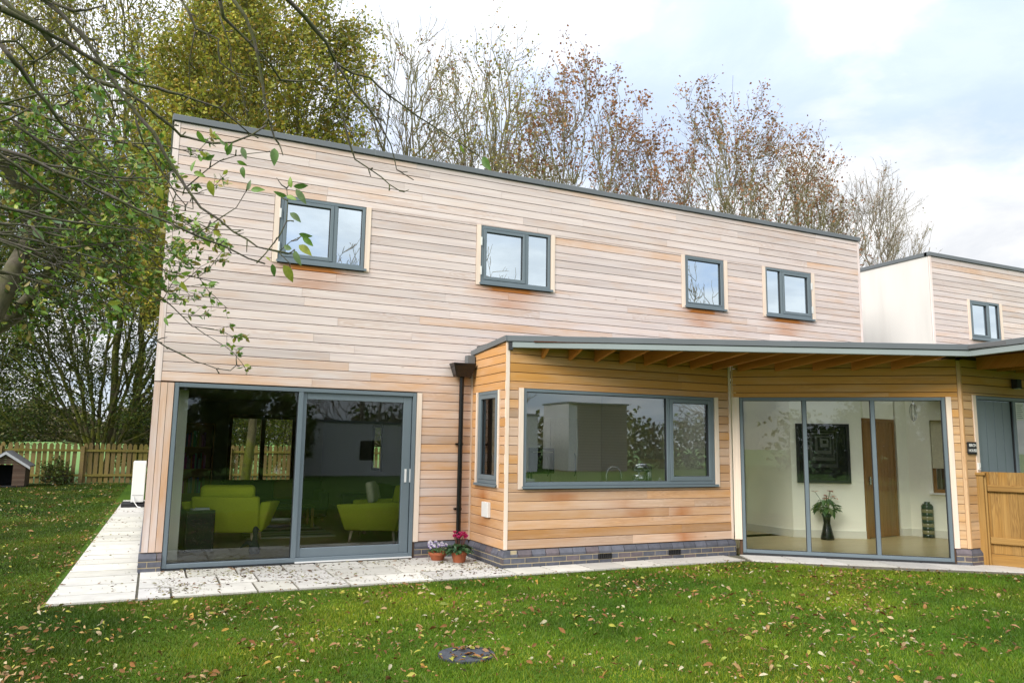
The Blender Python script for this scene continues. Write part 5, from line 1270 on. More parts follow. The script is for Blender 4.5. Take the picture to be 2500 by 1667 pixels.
def tree(name, label, cat, base, H, Rx, Ry, h0, nl, n2, n3, n4, bark='bark_fine', stems=1, r0=.16, up_=.25, leaves=(0, .1, [(.1, .1, .05)]), seed=1, power=1.5, zc=.5, twr=.011, group=None, spreadb=.3, leaf_w=.7, leafspread=.12, droop=.2, tipbias=False, l2=.30, l3=.45, l4=.5, wob=.10, treemat='leaf'):
    rng = np.random.default_rng(seed)
    t = thing(name, label, cat, base, 0, group)
    Zc = H * zc
    def env(P_):      # <1 inside the domed crown, with lumps
        x, y, z = P_[..., 0] / Rx, P_[..., 1] / Ry, (P_[..., 2] - Zc) / (H - Zc)
        z = np.where(z < 0, z * .45, z)
        lump = 1 + .10 * np.sin(3.1 * np.arctan2(y, x) + seed) + .07 * np.sin(5 * x + 4 * z + seed * 2) + .05 * np.sin(11 * x + 7 * z + seed)
        return (np.abs(x) ** 2.7 + np.abs(y) ** 2.7 + np.abs(z) ** 2.7) ** (1 / 2.7) / lump
    def sample(n, lo, hi, pw, zlow):     # points inside the lumpy dome, e between lo and hi
        out = []
        while sum(len(q) for q in out) < n:
            P_ = np.stack([rng.uniform(-Rx * 1.15, Rx * 1.15, 4 * n), rng.uniform(-Ry * 1.15, Ry * 1.15, 4 * n), rng.uniform(zlow, H * 1.12, 4 * n)], -1)
            e = env(P_); dens = .5 + .5 * np.sin(P_[:, 0] * 2.1 + seed) * np.sin(P_[:, 1] * 2.3 + seed * 3) * np.sin(P_[:, 2] * 1.5 + seed * .7)
            out.append(P_[(e > lo) & (e < hi) & (rng.uniform(0, 1, len(e)) < (e / hi) ** pw * (.35 + .65 * dens))])
        return np.concatenate(out)[:n]
    def connect(nodes, nr, targets, off, K_, bend, wb):
        kd = kdtree.KDTree(len(nodes))
        for q, p_ in enumerate(nodes): kd.insert(p_, q)
        kd.balance()
        idx = np.array([kd.find((p_[0] * .8, p_[1] * .8, p_[2] - off))[1] for p_ in targets])
        P0 = nodes[idx]; dv = targets - P0; Lc = np.linalg.norm(dv, axis=1)
        s2 = np.linspace(0, 1, K_)[None, :, None]
        hz = dv * np.array([1, 1, 0]); vz = dv * np.array([0, 0, 1])
        Q = P0[:, None] + hz[:, None] * (s2 * (1 + bend) - bend * s2 ** 2) + vz[:, None] * (s2 * (1 - bend) + bend * s2 ** 2)
        W_ = np.cumsum(rng.normal(0, wb / math.sqrt(K_), Q.shape), 1); W_ -= W_[:, :1]
        return Q + W_ * Lc[:, None, None], Lc, idx
    sa = 2 * np.pi * np.arange(stems) / max(1, stems) + .6
    parts = []; nodes = []
    for j in range(stems):
        sx_, sy_ = (np.cos(sa[j]) * spreadb, np.sin(sa[j]) * spreadb) if stems > 1 else (0, 0)
        top = (sx_ * 2.2 + rng.normal(0, .15 * Rx), sy_ * 2.2 + rng.normal(0, .15 * Ry), H * .70) if stems < 5 else (np.cos(sa[j]) * Rx * .72, np.sin(sa[j]) * Ry * .5, H * (.55 + .12 * (j % 3)))
        q_ = np.linspace(0, 1, 14); TP = np.stack([sx_ * (1 - q_) + top[0] * q_ ** 1.3, sy_ * (1 - q_) + top[1] * q_ ** 1.3, q_ * top[2]], -1)
        TP[1:] += np.cumsum(rng.normal(0, H * .004, (13, 3)), 0) * np.array([1, 1, 0])
        parts.append(tubes(TP[None], r0 * (1.0 if stems == 1 else .8), .035, 9)); nodes.append(TP[(TP[:, 2] > h0 * .5)])
    nodes = np.concatenate(nodes); zl = h0
    LA, _, _ = connect(nodes, None, sample(nl, .45, .85, 1, max(zl, H * .22)), H * .36, 9, .16, .07)
    parts.append(tubes(LA, r0 * .42, .022, 6)); V, F = merge(parts); npmesh('trunk', V, F, M[bark], t, None, True)
    nodes = np.concatenate([nodes, LA[:, 2:].reshape(-1, 3)])
    LB, _, _ = connect(nodes, None, sample(nl * n2, .3, .97, 1.5, zl * .8), H * .13, 7, .25, .09)
    LC_, _, _ = connect(np.concatenate([LA[:, 4:].reshape(-1, 3), LB[:, 1:].reshape(-1, 3)]), None, sample(nl * n2 * n3 // 2, .2, 1.03, 2.0, zl * .8), H * .05, 5, .25, .12)
    br = [tubes(LB, .028, .012, 4), tubes(LC_, twr * 1.4, twr * .9, 3)]
    P4, D4, L4 = children(LC_, np.full(len(LC_), .9), n4, .25, 1.0, 38, .55, up_ * .5 + .15, rng, .3)
    B4 = polyline(P4, D4, L4, 4, .12, wob * 1.4, rng); br.append(tubes(B4, twr * .9, twr * .5, 3)); tips = B4
    V, F = merge(br); npmesh('branches', V, F, M[bark], t)
    n, sz, cols = leaves
    if n:
        flat_ = tips.reshape(-1, tips.shape[1], 3)
        i = rng.integers(0, len(flat_), n)
        if tipbias:     # keep leaves mostly on the outer, upper twigs
            sc_ = env(flat_[:, -1]) * (.4 + .6 * flat_[:, -1, 2] / H); pr = np.clip(sc_ - .35, .03, 2) ** 2.0; pr /= pr.sum(); i = rng.choice(len(flat_), n, p=pr)
        j = rng.integers(1, tips.shape[1], n)
        P_ = flat_[i, j] + rng.normal(0, leafspread, (n, 3))
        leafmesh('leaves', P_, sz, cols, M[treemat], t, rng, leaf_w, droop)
    return t
YG = [(.38, .37, .045), (.30, .33, .05), (.46, .41, .05), (.21, .25, .04), (.42, .29, .05)]
BR_ = [(.34, .15, .07), (.40, .20, .10), (.28, .13, .07), (.42, .24, .12)]
GY = [(.24, .25, .06), (.30, .28, .08), (.28, .18, .07)]
DG = [(.06, .10, .018), (.09, .14, .025), (.04, .065, .015), (.16, .18, .03)]
tree('evergreen_oak', 'dense yellow-green tree rising behind the left end of the roof', 'tree', (2.7, 17.5, 0), 19.2, 3.75, 3.8, 7.5, 34, 10, 8, 4, 'bark_moss', 2, .22, .10, (80000, .14, YG), 3, .75, .55, .012, None, .5, .6, .24, l2=.26)
tree('deciduous_tree', 'thinning yellow tree beyond the picket fence left of the dense tree', 'tree', (-1.2, 27, 0), 26, 6.4, 4, 13, 30, 11, 8, 4, 'bark_moss', 2, .24, .08, (30000, .15, YG), 4, .75, .4, .014, None, .5, leafspread=.35)
tree('deciduous_tree', 'sparse yellowing tree at the far left beyond the fence', 'tree', (-8.6, 29, 0), 26, 6.6, 4, 11, 30, 11, 8, 4, 'bark_fine', 1, .24, .08, (9000, .14, YG + GY), 5, .75, .4, .014, None, leafspread=.3)
TK = {}
GB = [(.36, .36, .08), (.42, .38, .10), (.44, .26, .10)]
tree('deciduous_tree', 'thin twiggy tree with pale green leaves just right of the dense yellow tree', 'tree', (8.9, 18, 0), 19.0, 3.9, 3, 4, 22, 11, 8, 4, 'bark_fine', 2, .15, .05, (2600, .12, GB + BR_[:1]), 6, .72, .46, .0105, **TK)
tree('deciduous_tree', 'spreading tree with green-yellow leaves above the second upper window', 'tree', (12.7, 18.4, 0), 20.0, 3.4, 3, 4, 20, 11, 8, 4, 'bark_fine', 2, .15, .05, (8000, .12, GB), 7, .72, .46, .0105, leafspread=.2, **TK)
tree('deciduous_tree', 'domed tree tipped with red-brown leaves near the middle of the roof', 'tree', (17.6, 19, 0), 19.5, 4.4, 3, 4, 26, 11, 8, 4, 'bark_fine', 3, .15, .05, (5600, .15, BR_), 8, .72, .46, .0105, tipbias=True, leafspread=.2, **TK)
tree('deciduous_tree', 'smaller red-brown tree joined to the right of the domed tree', 'tree', (21.4, 19, 0), 17.6, 2.9, 3, 4, 16, 10, 8, 4, 'bark_purple', 2, .14, .05, (3200, .15, BR_), 9, .72, .44, .0105, tipbias=True, leafspread=.2, **TK)
tree('deciduous_tree', 'broad multi-stemmed tree with rusty leaf tips above the third upper window', 'tree', (27.8, 20, 0), 20.8, 4.2, 3, 4, 24, 11, 8, 4, 'bark_fine', 3, .15, .05, (4400, .15, BR_), 10, .72, .44, .011, tipbias=True, leafspread=.2, **TK)
tree('deciduous_tree', 'rounded brown-leaved tree above the rightmost upper window', 'tree', (32.6, 20, 0), 19.6, 4.8, 3, 4, 26, 11, 8, 4, 'bark_fine', 3, .15, .04, (5000, .15, BR_), 12, .72, .42, .011, tipbias=True, leafspread=.2, **TK)
tree('deciduous_tree', 'low bare spreading tree at the right end of the tree line', 'tree', (38.9, 20.5, 0), 18.6, 5.6, 3, 4, 28, 14, 10, 5, 'bark_purple', 3, .15, .0, (1400, .13, BR_ + GY), 13, .7, .38, .009, **TK)
# shrubby multi-stem tree beyond the picket fence
tree('multistem_tree', 'dark green many-stemmed tree fanning out beyond the picket fence', 'tree', (-2.0, 25.6, 0), 12.6, 5.4, 3.2, 2.6, 28, 9, 8, 4, 'bark_moss', 9, .12, .10, (64000, .11, DG), 21, .85, .42, .012, None, .25, .6, .26, l2=.26)
tree('multistem_tree', 'dark evergreen shrub tree at the far left edge beyond the fence', 'tree', (-9.2, 27, 0), 11, 4.6, 3, 1.0, 18, 8, 8, 4, 'bark_moss', 4, .12, .10, (30000, .12, DG), 22, .85, .34, .012, None, .5, .6, .26)
tree('garden_bush', 'rounded olive-green bush beyond the fence beside the house corner', 'bush', (1.2, 32.5, 0), 4.4, 2.6, 2, .5, 16, 8, 8, 3, 'bark_moss', 3, .07, .15, (20000, .12, [(.14, .17, .03), (.10, .12, .025), (.2, .2, .04)]), 23, .8, .35, .010, None, .3)
tree('garden_shrub', 'small dark leafy shrub at the foot of the picket fence', 'shrub', (-3.22, 22.95, 0), .8, .42, .3, .08, 8, 5, 6, 2, 'bark', 3, .015, .1, (900, .09, DG), 24, .8, .35, .005, None, .05, leafspread=.05, l2=.4)
tree('garden_bush', 'yellow-green bush beyond the fence seen through the rear doors', 'bush', (5.6, 28.5, 0), 5.6, 2.8, 2, .5, 15, 8, 8, 3, 'bark_moss', 3, .07, .15, (16000, .12, [(.36, .36, .04), (.22, .28, .04)]), 25, .8, .4, .010, None, .3)

# distant hedge line across the field : one mass
rng = np.random.default_rng(5)
n = 110000
P_ = np.stack([rng.uniform(-60, 50, n), rng.normal(118, 2.5, n), np.zeros(n)], -1)
hh = 6.2 + 1.8 * np.sin(P_[:, 0] * .13) + 1.2 * np.sin(P_[:, 0] * .41 + 1) + .8 * np.sin(P_[:, 0] * 1.1)
P_[:, 2] = 1.2 + hh * rng.uniform(0, 1, n) ** .8
tag(leafmesh('distant_hedgerow', P_, .42, [(.20, .16, .10), (.25, .20, .14), (.15, .15, .07), (.24, .22, .08)], M['leaf'], None, rng, .8), kind='stuff')
bpy.data.objects['distant_hedgerow']['label'] = 'brown and olive hedgerow along the far side of the field'

# big neighbouring limb that enters at the left edge, with its out-of-frame trunk
lt = thing('leaning_tree', 'thick dark leaning limb entering from the left edge with a mass of small green leaves', 'tree', (-3.1, -2.2, 0))
def lt_build(mbx, nm, mats, **kw):
    o = mbx.build(nm, mats, lt, **kw); o.matrix_parent_inverse = Matrix.Translation(lt.location).inverted(); return o
m_ = MB()
m_.tube([(-3.1, -2.2, -.05), (-3.05, -2.15, 1.2), (-2.75, -2.1, 2.1), (-2.1, -1.9, 2.6), (-1.73, -1.78, 2.80), (-1.51, -1.86, 2.94), (-1.36, -1.95, 3.05), (-1.2, -2.06, 3.24), (-1.12, -2.12, 3.40), (-1.0, -2.2, 3.75)], [.24, .20, .17, .14, .11, .10, .09, .07, .05, .03], 12)
m_.tube([(-2.75, -2.1, 2.1), (-2.1, -2.3, 2.75), (-1.62, -2.5, 2.80), (-1.47, -2.5, 2.95), (-1.39, -2.42, 3.28), (-1.34, -2.25, 3.56), (-1.28, -2.1, 3.85), (-1.3, -2.0, 4.4), (-1.5, -1.9, 5.2)], [.15, .13, .11, .10, .10, .085, .07, .05, .03], 12)
m_.tube([(-1.3, -2.0, 4.2), (-1.9, -2.4, 5.0), (-2.6, -2.8, 6.0)], [.06, .05, .03], 10)
lt_build(m_, 'trunk', M['bark'], autosmooth=True)
rng = np.random.default_rng(31)
n = 56
S0 = np.stack([rng.uniform(-2.4, -1.25, n), rng.uniform(-3.2, -1.9, n), rng.uniform(3.2, 5.0, n)], -1)
D0 = np.stack([rng.uniform(.8, 1.4, n), rng.uniform(-.5, .5, n), rng.uniform(-.28, .22, n)], -1); D0 /= np.linalg.norm(D0, axis=1, keepdims=True)
L0 = rng.uniform(1.0, 2.15, n)
Bq = polyline(S0, D0, L0, 9, -.10, .10, rng)
P2, D2, L2 = children(Bq, L0, 6, .15, 1.0, 36, .42, .0, rng); B2 = polyline(P2, D2, L2, 6, .05, .12, rng)
P3, D3, L3 = children(B2, L2, 4, .2, 1.0, 38, .45, .05, rng); B3 = polyline(P3, D3, L3, 4, .05, .12, rng)
V, F = merge([tubes(Bq, .013, .005, 5), tubes(B2, .005, .003, 4), tubes(B3, .003, .0018, 3)])
off = np.array([-3.1, -2.2, 0]); o = npmesh('branches', V - off, F, M['bark_fg'], lt)
def bigleaves(P_, ax, size, cols, name, mat, parent, rng, wd=.5, nrm=None, fold=.35, curl=.15):
    """three-station pointed leaves, 8 vertices each"""
    n = len(P_); ax = ax / np.linalg.norm(ax, axis=1, keepdims=True)
    q = rng.normal(0, 1, (n, 3)) if nrm is None else nrm
    sd_ = np.cross(ax, q); sd_ /= np.linalg.norm(sd_, axis=1, keepdims=True) + 1e-9; nn = np.cross(sd_, ax)
    sz = np.broadcast_to(np.asarray(size).reshape(-1, 1), (n, 1)) * rng.uniform(.75, 1.2, (n, 1))
    cols = np.array(cols); c_ = cols[rng.integers(0, len(cols), n)] * rng.uniform(.75, 1.25, (n, 1))
    st = [(0, 0), (.25, .8), (.55, 1.0), (.8, .55), (1.0, 0.0)]; V = []
    cu_ = rng.uniform(-.3, 1.0, (n, 1)) * curl
    for t, w_ in st:
        c0 = P_ + ax * sz * t - nn * sz * (t * t) * cu_
        ww = sz * wd * .5 * w_
        V += ([c0 - sd_ * ww + nn * ww * fold, c0, c0 + sd_ * ww + nn * ww * fold] if w_ else [c0])
    V = np.stack(V, 1); k = V.shape[1]   # 0 |1 2 3|4 5 6|7 8 9|10
    f = [(0, 1, 2, 2), (0, 2, 3, 3)]
    tri = [(0, 2, 1), (0, 3, 2), (7, 8, 10), (8, 9, 10)]; quad = [(1, 2, 5, 4), (2, 3, 6, 5), (4, 5, 8, 7), (5, 6, 9, 8)]
    T = []
    for q_ in quad: T += [(q_[0], q_[1], q_[2]), (q_[0], q_[2], q_[3])]
    T += tri; T = np.array(T)
    F = (np.arange(n)[:, None, None] * k + T[None]).reshape(-1, 3)
    return npmesh(name, V.reshape(-1, 3), F, mat, parent, np.repeat(c_, k, 0), True)
n = 7000; i = rng.integers(0, len(B3), n); j = rng.integers(1, 4, n); P_ = B3[i, j] + rng.normal(0, .01, (n, 3))
ax = rng.normal(0, .7, (n, 3)) + np.array([.5, 0, -.35])
bigleaves(P_ - off, ax, .070, [(.14, .27, .03), (.10, .20, .025), (.22, .34, .04), (.32, .36, .05), (.11, .21, .04), (.30, .24, .05)], 'leaves', M['leaf_fg'], lt, rng)

# near overhanging tree : trunk stands out of frame at left, boughs cross the top-left of the view
ft = thing('overhanging_tree', 'near bare boughs with knobbly twigs and a few green leaves crossing the top left', 'tree', (0, 0, 0))
m_ = MB(); hub = Vector((-1.75, -8.35, 4.05))
m_.tube([(-2.6, -9.6, -.05), (-2.55, -9.5, 1.2), (-2.3, -9.1, 2.6), tuple(hub), (-1.5, -8.0, 4.9)], [.17, .14, .11, .07, .04], 12)
starts = [Vector(w_[0]) for _, _, w_ in FG]
for (r0_, r1_, w_) in FG:
    p0 = Vector(w_[0]); p1 = Vector(w_[1])
    # extend boughs that enter from outside the picture back towards the hub
    q = p0 - CAM; xs_ = q.dot(rt2) / q.dot(fw) * 1848 + 1250; ys_ = 833.5 - q.dot(up2) / q.dot(fw) * 1848
    if xs_ < 12 or ys_ < 8:
        d_ = (p0 - p1).normalized(); out = (-rt2 if xs_ < 12 else Vector((0, 0, 0))) + (up2 if ys_ < 8 else Vector((0, 0, 0)))
        m1 = p0 + d_ * .25; h2 = hub + Vector((rnd.uniform(-.1, .1), rnd.uniform(-.1, .1), rnd.uniform(-.1, .5)))
        m2 = m1 * .55 + h2 * .45 + (out + Vector((0, 0, .4))) * .35
        rr = r0_ / 1000
        m_.tube([p0, m1, m2, h2], [rr, rr * 1.15, rr * 1.8, rr * 2.6], 8)
m_.build('trunk', M['bark'], ft, autosmooth=True)
rnd2 = random.Random(5); twigs_tips = []
for (r0_, r1_, w_) in FG:
    m_ = tw = MB()
    # densify with slight knobbly irregularity
    P_ = []; 
    for a_, b_ in zip(w_, w_[1:]):
        A_, B_ = Vector(a_), Vector(b_); k_ = max(1, int((B_ - A_).length / .045))
        for i in range(k_): P_.append(A_.lerp(B_, i / k_) + Vector([rnd2.gauss(0, .0022) for _ in range(3)]))
    P_.append(Vector(w_[-1])); n_ = len(P_)
    rad = [(r0_ + (r1_ - r0_) * i / (n_ - 1)) / 1000 * rnd2.uniform(.88, 1.15) * (1.35 if rnd2.random() < .10 else 1) for i in range(n_)]
    m_.tube(P_, rad, 8)
    ln_ = sum((Vector(b_) - Vector(a_)).length for a_, b_ in zip(w_, w_[1:]))
    # short spur twigs
    for _ in range(int(ln_ / .07)):
        i = rnd2.randrange(1, n_); p_ = P_[i]; tdir = (P_[i] - P_[i - 1]).normalized()
        pr = randdir(-1, 1); pr = (pr - tdir * pr.dot(tdir)).normalized(); dd = (tdir * rnd2.uniform(.4, 1.0) + pr * .8).normalized()
        L_ = rnd2.choice([.02, .03, .03, .05, .08])
        if p_.x > -.35 and L_ > .05: L_ = .03
        q_ = [p_, p_ + dd * L_ * .5, p_ + dd * L_ + Vector((0, 0, rnd2.uniform(-.2, .5) * L_))]
        tw.tube(q_, [.0030, .0024, .0032 if L_ < .05 else .0015], 6)
    # longer fine side twigs in the thick left part
    if w_[0][0] < -.6 or w_[-1][0] < -.3:
        for _ in range(int(ln_ / .10)):
            i = rnd2.randrange(1, n_); p_ = P_[i]
            if p_.x > -.45: continue
            tdir = (P_[i] - P_[i - 1]).normalized(); pr = randdir(-1, 1); pr = (pr - tdir * pr.dot(tdir)).normalized(); dd = (tdir + pr * rnd2.uniform(.5, 1)).normalized()
            L_ = rnd2.uniform(.15, .42); q_ = [p_]
            for k_ in range(6): dd = (dd + Vector([rnd2.gauss(0, .14) for _ in range(3)])).normalized(); q_.append(q_[-1] + dd * L_ / 6)
            tw.tube(q_, [.0030 - .0003 * k_ for k_ in range(7)], 5); twigs_tips.append(q_)
    m_.build('bough', M['bark_fg'], ft, smooth=True)
lm = MB(); view = fw
GC = [(.13, .25, .03), (.20, .31, .04), (.10, .19, .04), (.28, .31, .04), (.15, .22, .09)]
for c0, axx, sz in FGL:
    ax_ = (Vector(axx) + view * rnd2.uniform(-.35, .35)).normalized(); nn = (-view + randdir(-1, 1) * .55)
    v_, f_ = leafcard(Vector(c0) - ax_ * sz * .5, ax_, nn, sz, sz * rnd2.uniform(.34, .5), rnd2.uniform(0, .35), 6); lm.add(v_, f_, 0, rnd2.choice(GC))
for q_ in twigs_tips:
    for _ in range(rnd2.choice([0, 1, 1, 2])):
        p_ = q_[rnd2.randrange(2, 7)]; ax_ = (randdir(-.8, .3) + Vector((.3, 0, -.3))).normalized(); sz = rnd2.uniform(.04, .075)
        v_, f_ = leafcard(p_, ax_, randdir(-1, 1), sz, sz * .5, rnd2.uniform(0, .3), 5); lm.add(v_, f_, 0, rnd2.choice(GC))
lm.build('leaves', M['leaf_fg'], ft, smooth=True)

# ------------------------------------------------------------------ grass and fallen leaves
rng = np.random.default_rng(77)
def visible(P_, mx=1.65):
    D_ = P_ - np.array(CAM); z_ = D_ @ np.array(fw); x_ = (D_ @ np.array(rt2)) / z_ * 1848; y_ = (D_ @ np.array(up2)) / z_ * 1848
    return (z_ > .5) & (np.abs(x_) < 1250 * mx) & (np.abs(y_) < 833 * (mx + .06)) & (P_[:, 0] > -11)
outer_np = [(-.90, -1.90), (4.6, -1.90), (8.53, -1.93), (9.54, -3.02), (11.47, -4.34), (13.2, -5.5), (13.2, 2), (-.60, 40)]
def inside(px_, py_, poly):
    r_ = np.zeros(len(px_), bool); n_ = len(poly)
    for i in range(n_):
        (x1, y1), (x2, y2) = poly[i], poly[(i + 1) % n_]
        c_ = ((y1 > py_) != (y2 > py_)) & (px_ < (x2 - x1) * (py_ - y1) / (y2 - y1 + 1e-12) + x1); r_ ^= c_
    return r_
def grass(n, x0, x1, y0, y1, h_, w_):
    X = rng.uniform(x0, x1, n); Y = rng.uniform(y0, y1, n); P_ = np.stack([X, Y, np.zeros(n)], -1)
    k = visible(P_) & ~inside(X, Y, outer_np) & ((X - 2.53) ** 2 + (Y + 5.2) ** 2 > .235 ** 2); P_ = P_[k]; n = len(P_)
    a = rng.uniform(0, 6.283, n); hh_ = h_ * rng.uniform(.5, 1.3, n) * (1 + .35 * np.sin(P_[:, 0] * 2.1 + np.sin(P_[:, 1] * 1.7)) * np.cos(P_[:, 1] * 2.6)); ww_ = w_ * rng.uniform(.6, 1.3, n)
    sx_ = np.stack([np.cos(a), np.sin(a), np.zeros(n)], -1); ln = rng.normal(0, .45, (n, 2)) * hh_[:, None]
    tip = P_ + np.concatenate([ln, hh_[:, None]], 1)
    V = np.stack([P_ - sx_ * ww_[:, None] / 2, P_ + sx_ * ww_[:, None] / 2, tip], 1).reshape(-1, 3)
    base = np.array([(.125, .26, .010), (.17, .32, .014), (.09, .21, .010), (.23, .34, .025), (.28, .32, .07)])[rng.choice(5, n, p=[.32, .3, .22, .12, .04])]
    pat = .5 + .5 * np.sin(P_[:, 0] * .9 + 1.2 * np.sin(P_[:, 1] * .8)) * np.sin(P_[:, 1] * 1.3 + np.sin(P_[:, 0] * 1.9))
    p2 = .5 + .5 * np.sin(P_[:, 0] * 4.3 + 2 * np.sin(P_[:, 1] * 3.1)) * np.sin(P_[:, 1] * 5.7 + 1.5 * np.sin(P_[:, 0] * 2.9)); base = base * (.75 + .45 * p2)[:, None]
    c_ = base * (.55 + .52 * pat)[:, None] * rng.uniform(.8, 1.2, (n, 1)); c_[:, 0] *= .88 + .6 * pat
    c_ = c_ * np.clip(.60 + .52 * (P_[:, 0] + 1.2) / 3.5, .42, 1.16)[:, None]; T = np.repeat(c_, 3, 0); T[0::3] *= .55; T[1::3] *= .55  # tree shade painted into the blade colour, darker towards the left
    return V, np.arange(3 * n).reshape(n, 3), T
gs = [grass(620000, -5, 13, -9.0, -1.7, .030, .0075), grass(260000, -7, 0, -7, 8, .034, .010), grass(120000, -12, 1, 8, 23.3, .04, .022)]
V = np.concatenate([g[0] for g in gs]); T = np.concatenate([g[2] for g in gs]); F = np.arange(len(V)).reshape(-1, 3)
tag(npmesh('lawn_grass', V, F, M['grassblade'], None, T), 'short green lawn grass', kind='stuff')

def litter(n, box, size, cols, z, cond, name, lab, kinds):
    X = rng.uniform(box[0], box[1], n); Y = rng.uniform(box[2], box[3], n)
    # clumping
    dens = np.clip(.42 + .42 * np.sin(X * 1.9 + 1.3 * np.sin(Y * 1.1)) * np.cos(Y * 2.3 + X * .7) + .35 * np.sin(X * 6.1 + 2 * np.sin(Y * 4.2)) * np.sin(Y * 7.3 + X * 2.2), .04, 1)
    k = cond(X, Y) & (rng.uniform(0, 1, n) < dens); X, Y = X[k], Y[k]; n = len(X)
    P_ = np.stack([X, Y, np.full(n, z) + rng.uniform(0, .018, n)], -1)
    a = rng.uniform(0, 6.283, n); ax = np.stack([np.cos(a), np.sin(a), rng.normal(0, .22, n)], -1)
    nr = np.stack([rng.normal(0, .6, n), rng.normal(0, .6, n), np.ones(n)], -1)
    sz = size * rng.choice([.45, .7, 1.0, 1.3], n, p=[.46, .30, .16, .08])
    return P_, ax, sz, nr
LC = [(.34, .21, .08), (.27, .13, .045), (.40, .27, .13), (.19, .08, .025), (.34, .33, .05), (.26, .31, .06), (.40, .31, .18), (.36, .21, .04), (.15, .06, .02), (.46, .41, .27), (.22, .10, .03), (.32, .17, .08), (.36, .34, .07), (.18, .09, .04), (.26, .15, .07)]
lawnc = lambda X, Y: visible(np.stack([X, Y, np.zeros(len(X))], -1)) & ~inside(X, Y, outer_np)
A1 = litter(26000, (-4, 13, -8.2, -1.7), .060, LC, .030, lawnc, '', '', 0)
A2 = litter(13000, (-8, 0, -7, 10), .058, LC, .035, lawnc, '', '', 0)
A3 = litter(3000, (-12, 1, 10, 23), .10, LC, .035, lawnc, '', '', 0)
def cat_(*a): return [np.concatenate([q[i] for q in a]) for i in range(4)]
A4 = litter(2600, (-1.15, -.5, -2.4, 13), .06, LC, .02, lambda X, Y: (X < -.80 + .25 * (Y + 1.87) / 14.9) & (X > -1.1 + .25 * (Y + 1.87) / 14.9), '', '', 0)
P_, ax, sz, nr = cat_(A1, A2, A3, A4)
o = bigleaves(P_, ax, sz, LC, 'fallen_leaves', M['litter'], None, rng, .46, nr, .55, .9)
tag(o, 'scattered brown, tan and yellow fallen leaves lying on the lawn', kind='stuff')
pav = lambda X, Y: ((X > -.85) & (Y > -1.87) & (Y < -.03) & (X < 4.6)) | ((X > -.8) & (X < 0) & (Y < 12)) | ((Y < -1.38) & (Y > -1.9) & (X < 8.6) & (rng.uniform(0, 1, len(X)) < .3))
B1_ = litter(6500, (-.85, 8.8, -1.9, 12), .045, LC, .032, lambda X, Y: pav(X, Y) , '', '', 0)
B2_ = litter(3400, (.2, 4.6, -1.75, -.03), .055, LC, .032, lambda X, Y: pav(X, Y), '', '', 0)
P_, ax, sz, nr = cat_(B1_, B2_); ax[:, 2] *= .4; P_[:, 2] -= .0; P_[:, 2] = .034 + (P_[:, 2] - .032) * .3
LP = [(.16, .10, .06), (.12, .07, .04), (.20, .16, .05), (.22, .22, .06), (.10, .06, .04), (.26, .16, .09), (.30, .27, .14)]
o = bigleaves(P_, ax, sz, LP, 'paving_leaves', M['litter'], None, rng, .35, nr, .4, .4)
tag(o, 'small curled brown leaves scattered over the pale patio slabs', kind='stuff')
n = 26; a = rng.uniform(0, 6.28, n); r_ = .22 * np.sqrt(rng.uniform(0, 1, n)); P_ = np.stack([2.53 + r_ * np.cos(a), -5.2 + r_ * np.sin(a), np.full(n, .028)], -1)
ax = np.stack([np.cos(a * 3), np.sin(a * 3), rng.normal(0, .2, n)], -1)
tag(bigleaves(P_, ax, .075, LC[:6], 'drain_leaves', M['litter'], None, rng, .5, np.stack([rng.normal(0, .3, n), rng.normal(0, .3, n), np.ones(n)], -1), .45, .5), 'tan leaves lying on the round drain cover', kind='stuff')

# ------------------------------------------------------------------ behind the camera: what the windows mirror
def plainhouse(name, label, x0, x1, y, z1, mat, edge=True, th=4):
    t = thing(name, label, 'outbuilding', ((x0 + x1) / 2, y, 0))
    W_ = Wall((x1, y), (-1, 0), x1 - x0)
    m_ = MB(); m_.box((0, -th / 2, z1 / 2), (x1 - x0, th, z1)); m_.build('wall', mat, t)
    m_ = MB(); m_.box((0, -th / 2, z1 + .06), (x1 - x0 + .1, th + .1, .12)); m_.build('roof_edge', M['flashing'], t)
    return t
g1 = plainhouse('garage_building', 'low cream flat-roofed building across the garden mirrored in the patio door', 6.4, 14.2, -30, 2.85, M['render'])
m_ = MB(); m_.box((0.6, .02, 1.35), (1.1, .04, 1.0)); m_.build('window', M['black'], g1)
g2 = plainhouse('garage_building', 'cream side block across the garden mirrored in the kitchen window', 20.5, 24.0, -38, 3.8, M['render'])
g3 = thing('clad_outbuilding', 'weathered cedar building across the garden mirrored in the kitchen window', 'outbuilding', (29.25, -38, 0))
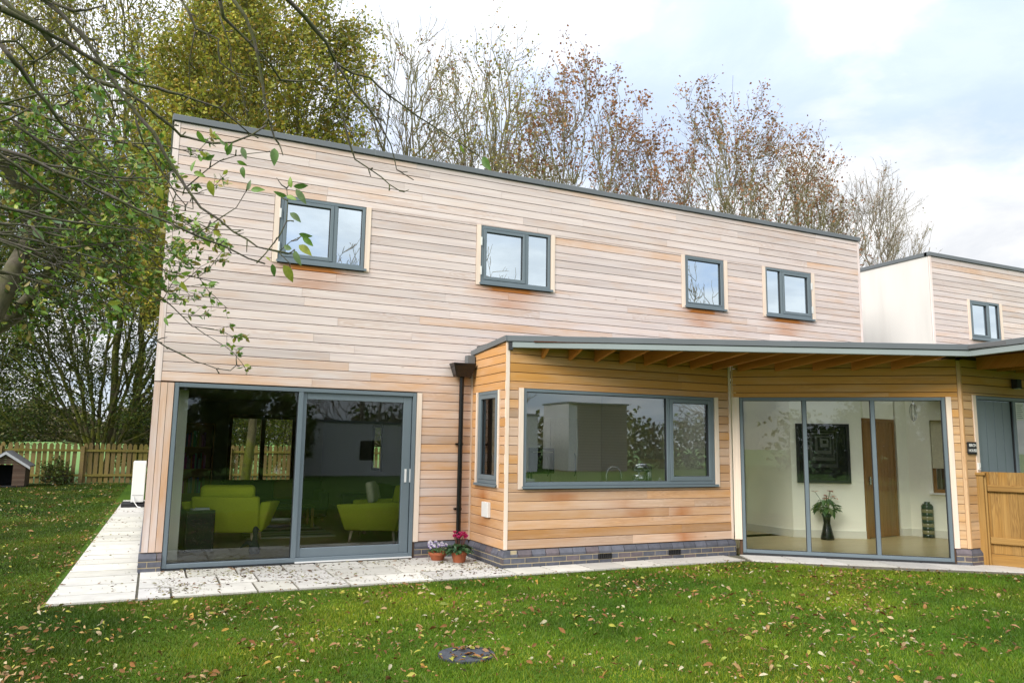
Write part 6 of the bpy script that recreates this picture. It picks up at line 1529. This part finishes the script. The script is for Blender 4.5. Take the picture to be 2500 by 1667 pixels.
m_ = MB(); W_ = Wall((2.05, 0), (-1, 0), 4.1); clad(m_, W_, 0, 4.7, .2, [], gap=.03, wf=lambda W, u, z: (.1, 0)); m_.build('cladding', M['cedar_grey'], g3)
m_ = MB(); m_.box((-.35, -2, 2.4), (4.8, 3.9, 4.7)); m_.build('wall', M['render'], g3); m_ = MB(); m_.box((-.3, -2, 4.8), (5.0, 4.2, .12)); m_.build('roof_edge', M['flashing'], g3)
tree('deciduous_tree', 'bare tree across the garden mirrored in the first upper window', 'tree', (13.2, -41, 0), 16, 3.6, 3, 3, 10, 9, 7, 4, 'bark_purple', 1, .18, .3, (200, .1, BR_), 41, 1.1, .5, .018)
tree('deciduous_tree', 'bare tree across the garden mirrored in the second upper window', 'tree', (21.6, -42, 0), 17.5, 3.8, 3, 3, 10, 9, 7, 4, 'bark_purple', 1, .18, .3, (200, .1, BR_), 42, 1.1, .5, .018)
tree('deciduous_tree', 'twiggy tree across the garden mirrored in the right-hand upper windows', 'tree', (36, -34, 0), 15, 4.2, 3, 3, 10, 9, 7, 4, 'bark_purple', 1, .18, .3, (200, .1, BR_), 43, 1.1, .5, .018)
tree('evergreen_tree', 'dark evergreen across the garden mirrored in the fixed patio pane', 'tree', (-.5, -28, 0), 5.4, 3.6, 3, .5, 14, 8, 7, 3, 'bark', 3, .1, .15, (14000, .2, DG), 44, .8, .4, .014)
tree('evergreen_tree', 'second dark evergreen mirrored in the fixed patio pane', 'tree', (4.6, -29, 0), 4.4, 2.6, 3, .5, 12, 8, 7, 3, 'bark', 3, .1, .15, (10000, .2, DG), 45, .8, .4, .014)
n = 16000; P_ = np.stack([rng.uniform(-20, 60, n), rng.normal(-46, 1.5, n), np.zeros(n)], -1); P_[:, 2] = (3.7 + .9 * np.sin(P_[:, 0] * .9) + .6 * np.sin(P_[:, 0] * 2.3)) * rng.uniform(0, 1, n) ** .8
o = leafmesh('garden_hedge', P_, .4, DG + [(.09, .07, .045)], M['leaf'], None, rng, .8); tag(o, 'dark hedge closing the far side of the garden', kind='stuff')
